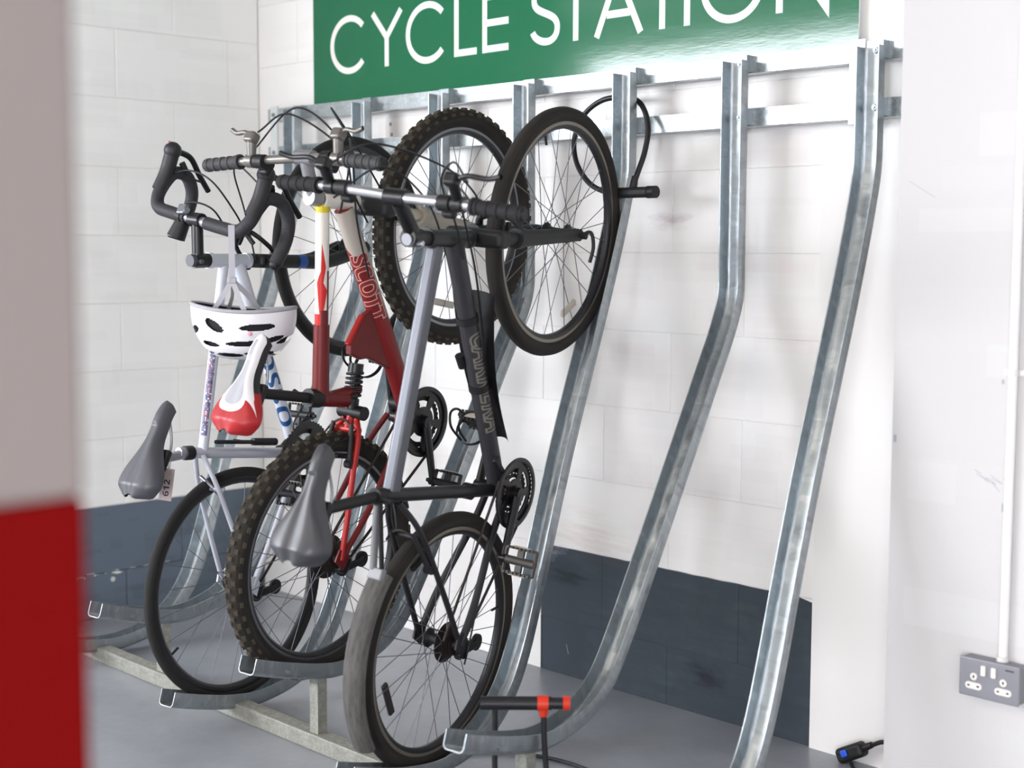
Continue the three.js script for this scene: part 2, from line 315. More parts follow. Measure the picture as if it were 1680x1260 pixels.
// ------------------------------------------------------------------ galvanised steel
const galvMap = (rep) => tex(256, (i) => { const v = nSpangle[i], s = nStreak[i]; const k = 150 + 70 * v + 24 * s; return [k * 0.97, k * 0.995, k]; }, true, rep);
const galvRough = tex(256, grey(nSpangle, 60, 130), false, 6), galvBump = tex(256, grey(nSpangle, 60, 200), false, 6);
const mRail = std('#e9eced', 0.42, 0.75, { map: galvMap(5), roughnessMap: galvRough, bumpMap: galvBump, bumpScale: 0.0003 }); mRail.roughness = 1;
const mBar = std('#c9c4b8', 0.62, 0.35, { map: galvMap(5), bumpMap: galvBump, bumpScale: 0.0005 });
const chanMap = canvas(2048, 256, (x, w, h) => {                 // along the channel, round its profile
  let s = 17; const r = () => { s = (s * 1664525 + 1013904223) >>> 0; return s / 4294967296; };
  x.fillStyle = '#a9b1b5'; x.fillRect(0, 0, w, h);
  for (let i = 0; i < 2600; i++) { const g = 130 + r() * 90 | 0; x.fillStyle = `rgba(${g},${g + 3},${g + 5},0.25)`; x.beginPath(); x.ellipse(r() * w, r() * h, 4 + r() * 16, 2 + r() * 6, r() * 3, 0, 7); x.fill(); }
  for (let i = 0; i < 260; i++) { x.fillStyle = `rgba(70,76,78,${0.05 + r() * 0.1})`; x.fillRect(w * (0.1 + 0.85 * r()), h * (0.56 + 0.3 * r()), 30 + r() * 220, 1 + r() * 5); }   // tyre rubs on the inside
  for (const c of [0.22, 0.31, 0.45, 0.52]) for (let i = 0; i < 26; i++) { x.fillStyle = 'rgba(48,50,50,0.07)'; x.beginPath(); x.ellipse(w * (c + (r() - 0.5) * 0.07), h * (0.6 + 0.26 * r()), 20 + r() * 50, 4 + r() * 10, 0, 0, 7); x.fill(); }
});
const mChan = std(0xffffff, 0.4, 0.88, { map: chanMap, bumpMap: galvBump, bumpScale: 0.0004 });
const mBolt = std('#9aa0a3', 0.4, 0.8), mPlate = std('#e2e6e6', 0.5, 0.6);
// ------------------------------------------------------------------ the rack
const TH = 6 * Math.PI / 180;
const rackAt = V(1.58, 0, 0.5);
const rack = thing('bicycle_rack', 'long galvanised steel semi-vertical bike rack of curved channels bolted to two wall rails', 'bike rack', rackAt);
const rp = (n, g, m, l) => { const q = part(n, g, m, rack, l); q.position.copy(rackAt).negate(); return q; };
const rail1 = rp('top_rail', metric(span(0.16, 2.96, 1.803, 1.85, 0.032, 0.07)), mRail), rail2 = rp('lower_rail', metric(span(0.16, 2.96, 1.664, 1.711, 0.006, 0.07)), mRail);
function bend(pts, tail, n = 90) {
  const c = new THREE.CatmullRomCurve3(pts.map((p) => V(p[0], p[1], 0)), false, 'centripetal'), out = c.getPoints(n).map((p) => [p.x, p.y]);
  return out.concat(tail);
}
const arcPts = (cx, cy, r, a0, a1, n) => Array.from({ length: n + 1 }, (_, i) => { const a = (a0 + (a1 - a0) * i / n) * Math.PI / 180; return [cx + r * Math.cos(a), cy + r * Math.sin(a)]; });
const LOW = bend([[0.094, 1.832], [0.094, 1.6], [0.094, 1.32], [0.097, 1.21], [0.128, 1.13], [0.22, 0.975], [0.36, 0.745], [0.49, 0.535], [0.585, 0.385], [0.66, 0.285], [0.74, 0.228], [0.83, 0.198], [0.92, 0.188], [1.0, 0.198], [1.13, 0.23], [1.222, 0.258]], []);
const HIGH = bend([[0.094, 1.832], [0.094, 1.7], [0.094, 1.6], [0.097, 1.535], [0.115, 1.46], [0.18, 1.27], [0.27, 1.04], [0.37, 0.79], [0.455, 0.55], [0.51, 0.385], [0.56, 0.255], [0.61, 0.165], [0.68, 0.092], [0.75, 0.05], [0.84, 0.027], [0.93, 0.02], [1.03, 0.032], [1.13, 0.056], [1.225, 0.084]], []);
function channel(x0, path) {
  const hw = 0.0305, dp = 0.044, th = 0.003, rd = 0.013, prof = [];
  const rnd2 = (cx, cy, r, a0, a1) => { for (let i = 0; i <= 4; i++) { const a = (a0 + (a1 - a0) * i / 4) * Math.PI / 180; prof.push([cx + r * Math.cos(a), cy + r * Math.sin(a)]); } };
  prof.push([-hw, dp]); rnd2(-hw + rd, rd, rd, 180, 270); rnd2(hw - rd, rd, rd, 270, 360); prof.push([hw, dp], [hw - th, dp]);
  rnd2(hw - rd, rd, rd - th, 360, 270); rnd2(-hw + rd, rd, rd - th, 270, 180); prof.push([-hw + th, dp], [-hw, dp]);
  const P = prof.length, L = path.length, pos = [], uv = [], idx = []; let len = 0;
  const lat = V(Math.cos(TH), 0, -Math.sin(TH)), out = V(Math.sin(TH), 0, Math.cos(TH));
  for (let i = 0; i < L; i++) {
    const a = path[Math.max(0, i - 1)], b = path[Math.min(L - 1, i + 1)], d = [b[0] - a[0], b[1] - a[1]], q = Math.hypot(...d), n = [-d[1] / q, d[0] / q];
    if (i) len += Math.hypot(path[i][0] - path[i - 1][0], path[i][1] - path[i - 1][1]);
    for (let k = 0; k < P; k++) {
      const [u, w] = prof[k], hh = path[i][0] - 0.12 + n[0] * w, y = path[i][1] + n[1] * w;
      pos.push(x0 + lat.x * u + out.x * hh, y, 0.12 + lat.z * u + out.z * hh); uv.push(len / 2.3, k / (P - 1));
    }
  }
  for (let i = 0; i < L - 1; i++) for (let k = 0; k < P - 1; k++) { const a = i * P + k, b = a + P; idx.push(a, b, a + 1, b, b + 1, a + 1); }
  for (const i of [0, L - 1]) for (let k = 0; k < P / 2 - 1; k++) { const a = i * P + k, b = i * P + P - 2 - k; if (i) idx.push(a, a + 1, b, b, a + 1, b - 1 < 0 ? b : b - 1); else idx.push(a, b, a + 1, b, b - 1, a + 1); }
  const g = new THREE.BufferGeometry();
  g.setAttribute('position', new THREE.Float32BufferAttribute(pos, 3)); g.setAttribute('uv', new THREE.Float32BufferAttribute(uv, 2)); g.setIndex(idx);
  return toCreasedNormals(g, 0.6);
}
const spot = (x0, h, y) => V(x0 + Math.sin(TH) * (h - 0.12), y, 0.12 + Math.cos(TH) * (h - 0.12));
const bolt = (x, y, z) => merge([cylZ(0.008, 0.006, x, y, z, 6), cylZ(0.004, 0.012, x, y, z, 8)]);
const POSTS = [[0.384, HIGH], [0.786, LOW], [1.187, HIGH], [1.578, LOW], [1.984, HIGH], [2.372, LOW], [2.783, HIGH]];
for (const [x0, path] of POSTS) {
  const low = path === LOW, c = rp('channel', channel(x0, path), mChan, low ? 'galvanised channel with its bottom trough raised on a leg' : 'galvanised channel with its bottom trough near the floor');
  for (const y of [1.826, 1.688]) part('bolt', bolt(x0, y - 0.002, 0.1), mBolt, c);
  for (const s of [-1, 1]) { const e = spot(x0, 1.1, 0); e.x += s * 0.033; part('bolt', cylX(0.006, 0.008, e.x, low ? 0.243 : 0.072, e.z, 8), mBolt, c); }
  for (const y of [1.827, 1.688]) rp('bracket', box(0.046, 0.042, 0.027, x0 - 0.003, y, 0.0835), mBolt);
  const b = spot(x0, 0.985, 0);
  if (low) rp('support_leg', metric(span(b.x - 0.018, b.x + 0.018, 0.03, 0.196, 0.955, 0.985)), mBar);
}
rp('base_bar', metric(rbox(2.9, 0.045, 0.05, 0.004, 1.74, 0.0226, 0.972)), mBar, 'pale weathered floor bar');
for (const x of [0.205, 2.716]) { const e = rp('joint_plate', metric(span(x - 0.022, x + 0.022, 1.652, 1.858, 0.07, 0.076)), mPlate); for (const y of [1.826, 1.688]) part('bolt', bolt(x, y, 0.078), mBolt, e); }
// ------------------------------------------------------------------ bicycle parts
const mRubber = std('#1d1c1b', 0.85, 0, { bumpMap: tFine, bumpScale: 0.0008 });
const dustMap = (a, b) => tex(256, tint(nWide, a, b), true, 3);
const mTyreDust = std(0xffffff, 0.9, 0, { map: dustMap([15, 14, 14], [54, 48, 41]), bumpMap: tFine, bumpScale: 0.001 });
const mTyreKnob = std(0xffffff, 0.92, 0, { map: dustMap([22, 21, 18], [112, 100, 76]), bumpMap: tFine, bumpScale: 0.001 });
const mBlack = std('#101012', 0.55), mGloss = std('#0d0d10', 0.35), mDark = std('#1d1d20', 0.55), mAlloy = std('#c4c6cc', 0.28, 0.85), mSteel = std('#8e9196', 0.35, 0.85), mSpoke = std('#6f7079', 0.4, 0.6);
const mRimBlack = std('#2b2b2d', 0.4, 0.3), mRimEdge = std('#8a8378', 0.45, 0.6), mChainSteel = std('#3a3430', 0.5, 0.7), mReflector = std('#b9b1a4', 0.4), mReflectorDark = std('#2b2322', 0.35), mCable = std('#101014', 0.45);
const mGrip = std('#1c1c1f', 0.8, 0, { bumpMap: tFine, bumpScale: 0.0006 });

function bicycle(name, label, front, rear, yaw, R, bottomLift = 0) {
  const f = V(...front), r = V(...rear), X = f.clone().sub(r), wb = X.length(); X.normalize();
  const a = yaw * Math.PI / 180, Z = X.clone().cross(V(Math.sin(a), 0, Math.cos(a))).normalize(), Y = Z.clone().cross(X);
  const A = V(X.y, Y.y, Z.y).multiplyScalar(R);          // the rear axle seen from the point the bicycle stands on
  const base = r.clone().sub(X.clone().multiplyScalar(A.x)).sub(Y.clone().multiplyScalar(A.y)).sub(Z.clone().multiplyScalar(A.z));
  const root = thing(name, label, 'bicycle', base, 'bicycles hung in the rack');
  root.quaternion.setFromRotationMatrix(new THREE.Matrix4().makeBasis(X, Y, Z));
  const to = (x, y, z = 0) => r.clone().addScaledVector(X, x).addScaledVector(Y, y).addScaledVector(Z, z);
  return { root, A, wb, R, to, X, Y, Z,
    add(n, g, m, l) { const q = part(n, g, m, root, l); q.position.copy(A); return q; },
    grp(n, l) { const q = sub(n, root, A.x, A.y, A.z); if (l) q.userData.label = l; return q; } };
}
function lathePart(profile, n = 72) {      // profile of [radius, lateral]; axis along z
  return new THREE.LatheGeometry(profile.map((p) => new THREE.Vector2(p[0], p[1])), n).rotateX(Math.PI / 2);
}
const spokeGeo = new THREE.CylinderGeometry(0.00115, 0.00115, 1, 5);
function wheel(B, name, cx, o) {
  const g = B.grp(name), { R, r } = o; g.position.x += cx;
  const tyre = part('tyre', new THREE.TorusGeometry(R - r, r, 14, 110), o.tyre, g);
  if (o.knobs) {
    const list = [], n = o.knobs;
    for (let i = 0; i < n; i++) for (const [lat, hh, ww, tt] of i % 2 ? [[-0.5, 0.006, 0.011, 0.013], [0.5, 0.006, 0.011, 0.013]] : [[-1.12, 0.006, 0.008, 0.014], [1.12, 0.006, 0.008, 0.014], [0, 0.005, 0.013, 0.011]]) {
      const b = new THREE.BoxGeometry(hh, tt, ww).translate(r + 0.0015, 0, 0).rotateY(-lat).translate(R - r, 0, 0).rotateZ(i / n * Math.PI * 2);
      list.push(b);
    }
    const k = part('tread_knobs', list, o.knobMat ?? o.tyre, tyre); k.userData.kind = 'stuff';
  }
  const q = R - 2 * r + 0.004, d = o.rimDepth ?? 0.02, w = (o.rimW ?? 0.024) / 2;
  part('rim', lathePart([[q, -w], [q - d * 0.55, -w], [q - d, -w * 0.45], [q - d, w * 0.45], [q - d * 0.55, w], [q, w], [q - 0.004, w - 0.003], [q - 0.006, 0], [q - 0.004, -w + 0.003], [q, -w]]), o.rim, g);
  if (o.edge) part('rim_edge', [lathePart([[q + 0.001, w], [q - 0.003, w + 0.0012], [q - 0.008, w + 0.0006]]), lathePart([[q + 0.001, -w], [q - 0.003, -w - 0.0012], [q - 0.008, -w - 0.0006]])], o.edge, g);
  part('hub', lathePart([[0.006, -0.056], [0.011, -0.052], [0.011, -0.036], [0.025, -0.034], [0.025, -0.03], [0.014, -0.026], [0.013, 0.026], [0.025, 0.03], [0.025, 0.034], [0.011, 0.036], [0.011, 0.052], [0.006, 0.056]], 24), o.hub ?? mBlack, g);
  const n = o.spokes ?? 32, ro = q - d + 0.001;
  for (let i = 0; i < n; i++) {
    const side = i % 2 ? 1 : -1, ao = i / n * Math.PI * 2 + 0.1, ai = ao + (i % 4 < 2 ? 1.05 : -1.05);
    const a = V(0.024 * Math.cos(ai), 0.024 * Math.sin(ai), side * 0.032), b = V(ro * Math.cos(ao), ro * Math.sin(ao), side * 0.002), dd = b.clone().sub(a);
    const s = part('spoke', spokeGeo, o.spokeMat ?? mSpoke, g);
    s.position.copy(a).addScaledVector(dd, 0.5); s.scale.y = dd.length(); s.quaternion.setFromUnitVectors(V(0, 1, 0), dd.normalize());
  }
  for (const [ang, mat, len] of o.reflectors ?? []) part('reflector', rbox(0.02, len, 0.01, 0.004, ro - 0.045, 0, 0).rotateZ(ang), mat, g);
  if (o.valve !== undefined) part('valve', cylX(0.0035, 0.035, ro - 0.012, 0, 0, 8).rotateZ(o.valve), mBlack, g);
  return g;
}
const P2 = (p, z = 0) => V(p[0], p[1], z);
const tube = (a, b, r, r2, z = 0) => rod(P2(a, z), P2(b, z), r, r2 ?? r);
function beam(a, b, lat, tall, rad = 0.01) {   // rounded rectangular tube
  const d = P2(b).sub(P2(a)), L = d.length();
  return rbox(L, tall, lat, rad).rotateZ(Math.atan2(d.y, d.x)).translate((a[0] + b[0]) / 2, (a[1] + b[1]) / 2, 0);
}
function chainringGeo(R, teeth, thick, holes) {
  const s = new THREE.Shape();
  for (let i = 0; i <= teeth * 2; i++) { const a = i / teeth * Math.PI, q = R + (i % 2 ? 0.0025 : -0.0025); i ? s.lineTo(q * Math.cos(a), q * Math.sin(a)) : s.moveTo(q * Math.cos(a), q * Math.sin(a)); }
  if (holes) for (let i = 0; i < 5; i++) {
    const h = new THREE.Path(), a0 = i / 5 * 6.2832 + 0.2, a1 = a0 + 0.86, r0 = R * 0.45, r1 = R * 0.78;
    h.absarc(0, 0, r1, a0, a1, false); h.absarc(0, 0, r0, a1, a0, true); s.holes.push(h);
  } else { const h = new THREE.Path(); h.absarc(0, 0, R * 0.8, 0, 6.2832, true); s.holes.push(h); }
  return new THREE.ExtrudeGeometry(s, { depth: thick, bevelEnabled: false, curveSegments: 20 });
}
function crankset(B, bb, ang, o) {
  const g = B.grp('crankset'); g.position.x += bb[0]; g.position.y += bb[1];
  const L = o.len ?? 0.17, c = Math.cos(ang), s = Math.sin(ang), m = o.arm ?? mGloss;
  part('bottom_bracket', cylZ(0.02, 0.11, 0, 0, 0, 20), m, g);
  part('chainring', chainringGeo(o.ring, o.teeth ?? 44, 0.004, true).translate(0, 0, 0.046), o.ringMat ?? mGloss, g);
  for (const q of o.small ?? []) part('chainring', chainringGeo(q, Math.round(q * 440), 0.003, false).translate(0, 0, 0.038), mChainSteel, g);
  if (o.guard) part('chain_guard', lathePart([[o.guard - 0.012, 0.052], [o.guard, 0.052], [o.guard, 0.056], [o.guard - 0.012, 0.056], [o.guard - 0.012, 0.052]], 56), m, g);
  for (const k of [1, -1]) {
    const z0 = k > 0 ? 0.06 : -0.06, z1 = k > 0 ? 0.076 : -0.076;
    part('crank_arm', [rod(V(0, 0, z0), V(k * c * L, k * s * L, z1), 0.015, 0.0115, 10, 0.75), cylZ(0.017, 0.02, 0, 0, z0, 14), cylZ(0.013, 0.016, k * c * L, k * s * L, z1, 12)], m, g);
  }
  return [1, -1].map((k) => V(bb[0] + k * c * L, bb[1] + k * s * L, k * 0.125));
}
function pedal(B, at, turn, clip, mat) {
  const g = B.grp('pedal'); g.position.add(at);
  const k = Math.sign(at.z), cage = [];
  for (const x of [-0.032, 0.032]) cage.push(rbox(0.006, 0.016, 0.086, 0.002, x, 0, 0));
  for (const z of [-0.044, 0.044]) cage.push(rbox(0.066, 0.012, 0.006, 0.002, 0, 0, z));
  for (let i = -3; i <= 3; i++) for (const x of [-0.032, 0.032]) cage.push(box(0.006, 0.006, 0.006, x, 0.01, i * 0.012), box(0.006, 0.006, 0.006, x, -0.01, i * 0.012));
  cage.push(cylZ(0.011, 0.09, 0, 0, 0, 14), cylZ(0.006, 0.05, 0, 0, -k * 0.045, 10), rbox(0.06, 0.01, 0.02, 0.003, 0, 0, 0));
  const t = new THREE.Matrix4().makeRotationZ(turn);
  part('pedal_body', merge(cage).applyMatrix4(t), mat ?? mDark, g);
  for (const x of [-0.036, 0.036]) part('pedal_reflector', rbox(0.004, 0.014, 0.05, 0.002, x, 0, 0).applyMatrix4(t), mReflector, g);
  if (clip) {
    part('toe_clip', [hose([V(0.03, 0, -0.025), V(0.075, 0.004, -0.026), V(0.105, 0.03, -0.02), V(0.09, 0.062, -0.012), V(0.03, 0.072, -0.008)], 0.0035, 30, 6), hose([V(0.03, 0, 0.025), V(0.075, 0.004, 0.026), V(0.105, 0.03, 0.02), V(0.09, 0.062, 0.012), V(0.03, 0.072, 0.008)], 0.0035, 30, 6)].map((q) => q.applyMatrix4(t)), mGloss, g);
    part('toe_strap', grid(40, 1, (u, v) => { const a = u * Math.PI * 2; return [0.008 + (v - 0.5) * 0.013, 0.03 + 0.043 * Math.sin(a), 0.047 * Math.cos(a)]; }).applyMatrix4(t), mBlack, g);
  }
}
function cassette(B, n, r0, r1) {
  const p = []; for (let i = 0; i < n; i++) { const r = r0 + (r1 - r0) * i / (n - 1), z = 0.044 - i * 0.004; p.push([r - 0.006, z + 0.0015], [r, z + 0.0008], [r, z - 0.0008], [r - 0.006, z - 0.0015]); }
  p.unshift([0.008, 0.046]); p.push([0.012, 0.014]);
  B.add('cassette', lathePart(p, 40), mChainSteel);
}
function derailleur(B, down) {        // hangs below the axle: down = angle of the cage
  const g = B.grp('rear_derailleur'); g.position.z += 0.045;
  const a = V(-0.012, -0.05, 0), b = a.clone().add(V(Math.cos(down), Math.sin(down), 0).multiplyScalar(0.075));
  part('cage', [rod(a, b, 0.011, 0.011, 8, 0.25), cylZ(0.022, 0.008, a.x, a.y, -0.008, 16), cylZ(0.022, 0.008, b.x, b.y, -0.008, 16)], mBlack, g);
  part('derailleur_body', [rbox(0.05, 0.034, 0.028, 0.008, -0.004, -0.03, 0.006), rod(V(0, 0, 0), V(-0.012, -0.05, 0.004), 0.011, 0.009)], mGloss, g);
  return [P2([a.x, a.y], 0.037), P2([b.x, b.y], 0.037)];
}
function chain(B, bb, ring, rc, dz = 0.04) {
  B.add('chain', [rod(V(0, -rc, dz), V(bb[0] - 0.01, bb[1] - ring, 0.047), 0.0042, 0.0042, 6), rod(V(0, rc, dz), V(bb[0] + 0.01, bb[1] + ring, 0.047), 0.0042, 0.0042, 6)], mChainSteel);
}
function saddle(B, nose, rear, half, mat, o = {}) {
  const g = B.grp('saddle', o.label), d = P2(nose).sub(P2(rear)), L = d.length(); d.normalize(); const n = V(-d.y, d.x, 0);
  const w = (t) => { const e = 0.021; let v; if (t < 0.17) v = half * Math.pow(Math.sin((0.05 + 0.95 * t / 0.17) * Math.PI / 2), 0.55); else { const k = Math.min(1, (t - 0.17) / 0.5); v = e + (half - e) * Math.pow(0.5 + 0.5 * Math.cos(k * Math.PI), 1.15); } return t > 0.9 ? v * Math.sqrt(Math.max(0, 1 - ((t - 0.9) / 0.1) ** 2)) : v; };
  const dep = (t) => (0.05 - 0.016 * t) * Math.min(1, 0.3 + t / 0.06, 0.25 + (1 - t) / 0.1);
  const top = (t) => 0.012 * (1 - t) * (1 - t) - 0.014 * Math.max(0, (t - 0.8) / 0.2) ** 2 - (t < 0.1 ? 0.012 * (1 - t / 0.1) : 0);
  const pt = (t, s) => {
    const a = s * Math.PI / 2 * 1.06, lat = w(t) * Math.sign(s) * Math.pow(Math.abs(Math.sin(Math.min(Math.abs(a), Math.PI / 2))), 0.85);
    const y = top(t) - dep(t) * Math.pow(1 - Math.cos(a * 0.96), 1.15) - 0.005 * Math.exp(-((lat / 0.012) ** 2)) * (t < 0.75 ? 1 : 0);
    const x = t * L + (t < 0.25 ? 0.009 * (1 - t / 0.25) * Math.exp(-((s / 0.35) ** 2)) : 0);
    return rear[0] === undefined ? null : [rear[0] + d.x * x + n.x * y, rear[1] + d.y * x + n.y * y, lat];
  };
  const cover = grid(56, 32, (u, v) => pt(u, v * 2 - 1));
  part('saddle_cover', cover, mat, g);
  part('saddle_base', grid(40, 8, (u, v) => { const p = pt(0.05 + u * 0.92, 1), q = v * 2 - 1; return [p[0], p[1], Math.abs(p[2]) * q]; }), mBlack, g);
  const at = (t, y, z) => { const x = t * L; return V(rear[0] + d.x * x + n.x * y, rear[1] + d.y * x + n.y * y, z); };
  for (const s of [-1, 1]) part('saddle_rail', hose([at(0.12, -0.03, s * 0.03), at(0.3, -0.065, s * 0.022), at(0.6, -0.065, s * 0.022), at(0.88, -0.03, s * 0.01)], 0.0036, 30, 6), mSteel, g);
  if (o.edge) part('saddle_edge', hose(Array.from({ length: 30 }, (_, i) => { const t = 0.02 + 0.95 * i / 29, p = pt(t, 1); return V(...p); }), 0.002, 60, 5), o.edge, g);
  const c = at(0.45, -0.065, 0);
  part('seat_clamp', [rbox(0.06, 0.02, 0.056, 0.006).rotateZ(Math.atan2(d.y, d.x)).translate(c.x, c.y, 0)], mDark, g);
  return c;
}
function flatBar(B, mid, left, right, rise, gripLen, m, levers, grip) {
  const g = B.grp('handlebar'), Lh = Math.abs(left[2]), Rh = right[2];
  const at = (z) => { const e = z < 0 ? left : right, k = Math.min(1, Math.abs(z) / Math.abs(e[2])), q = Math.pow(k, 0.8); return V(mid[0] + (e[0] - mid[0]) * q, mid[1] + (e[1] - mid[1]) * q + rise * Math.sin(Math.PI * k) * 0.4, z); };
  part('bar', hose([-1, -0.75, -0.5, -0.25, -0.1, 0, 0.1, 0.25, 0.5, 0.75, 1].map((k) => at(k < 0 ? k * Lh : k * Rh)), 0.0115, 60, 12), m, g);
  for (const s of [-1, 1]) {
    const e = s < 0 ? Lh : Rh, a = at(s * (e - gripLen)), b = at(s * (e + 0.002));
    const rib = []; for (let i = 0; i < 5; i++) { const p = a.clone().lerp(b, 0.08 + i * 0.2); rib.push(rod(p, p.clone().add(b.clone().sub(a).normalize().multiplyScalar(0.008)), 0.0182)); }
    part('grip', [rod(a, b, 0.0165), ...rib, rod(a, a.clone().lerp(b, 0.06), 0.02)], grip ?? mGrip, g);
    part('bar_end', rod(b, b.clone().add(b.clone().sub(a).normalize().multiplyScalar(0.006)), 0.0168, 0.012), mBlack, g);
    const p = at(s * (e - gripLen - 0.035)), q = levers;
    part('brake_lever', [rod(p.clone().add(V(0, 0, -0.012)), p.clone().add(V(0, 0, 0.012)), 0.018), rod(p, p.clone().add(V(q[0], q[1], 0)), 0.011, 0.014), rbox(0.03, 0.03, 0.034, 0.008, p.x + q[0], p.y + q[1], p.z),
      hose([[1, 1, 0.01], [1.25, 1.15, 0.04], [1.2, 1.1, 0.09], [1.35, 1.2, 0.125]].map((k) => p.clone().add(V(q[0] * k[0], q[1] * k[1], s * k[2] * (q[3] ?? 1)))), 0.0062, 24, 8)], q[2] ?? mGloss, g);
    part('gear_shifter', [rod(p.clone().add(V(0, 0, -s * 0.05)), p.clone().add(V(0, 0, -s * 0.02)), 0.0185), rbox(0.04, 0.022, 0.034, 0.008, p.x - 0.004, p.y - 0.026, p.z - s * 0.035)], mBlack, g);
  }
  return at;
}
function vbrake(B, c, ang, r, z = 0.045) {        // c = wheel centre x, ang = direction of the brake bosses
  const g = B.grp('rim_brake'); g.position.x += c;
  const u = V(Math.cos(ang), Math.sin(ang), 0), at = (k, zz) => u.clone().multiplyScalar(k).add(V(0, 0, zz));
  for (const s of [-1, 1]) {
    part('brake_arm', [rod(at(r - 0.03, s * z), at(r + 0.075, s * (z - 0.012)), 0.009, 0.006, 8), cylZ(0.012, 0.02, u.x * (r - 0.03), u.y * (r - 0.03), s * z, 12)], mDark, g);
    part('brake_pad', rbox(0.06, 0.012, 0.012, 0.003).rotateZ(ang + Math.PI / 2).translate(u.x * (r - 0.012), u.y * (r - 0.012), s * 0.02), mBlack, g);
  }
  part('brake_noodle', hose([at(r + 0.07, 0.034), at(r + 0.085, 0.0), at(r + 0.07, -0.034), at(r + 0.04, -0.06)], 0.003, 24, 6), mChainSteel, g);
}
function guardArc(cx, cy, r, a0, a1, half, drop) {   // mudguard skin over part of a wheel
  return grid(36, 10, (u, v) => { const a = (a0 + (a1 - a0) * u) * Math.PI / 180, s = v * 2 - 1, q = r - drop * s * s; return [cx + q * Math.cos(a), cy + q * Math.sin(a), half * Math.sin(s * Math.PI / 2 * 0.98)]; });
}
const cablePart = (B, list, r = 0.0026) => list.forEach((pts) => B.add('cable', hose(pts.map((p) => V(...p)), r, 40, 6), mCable));
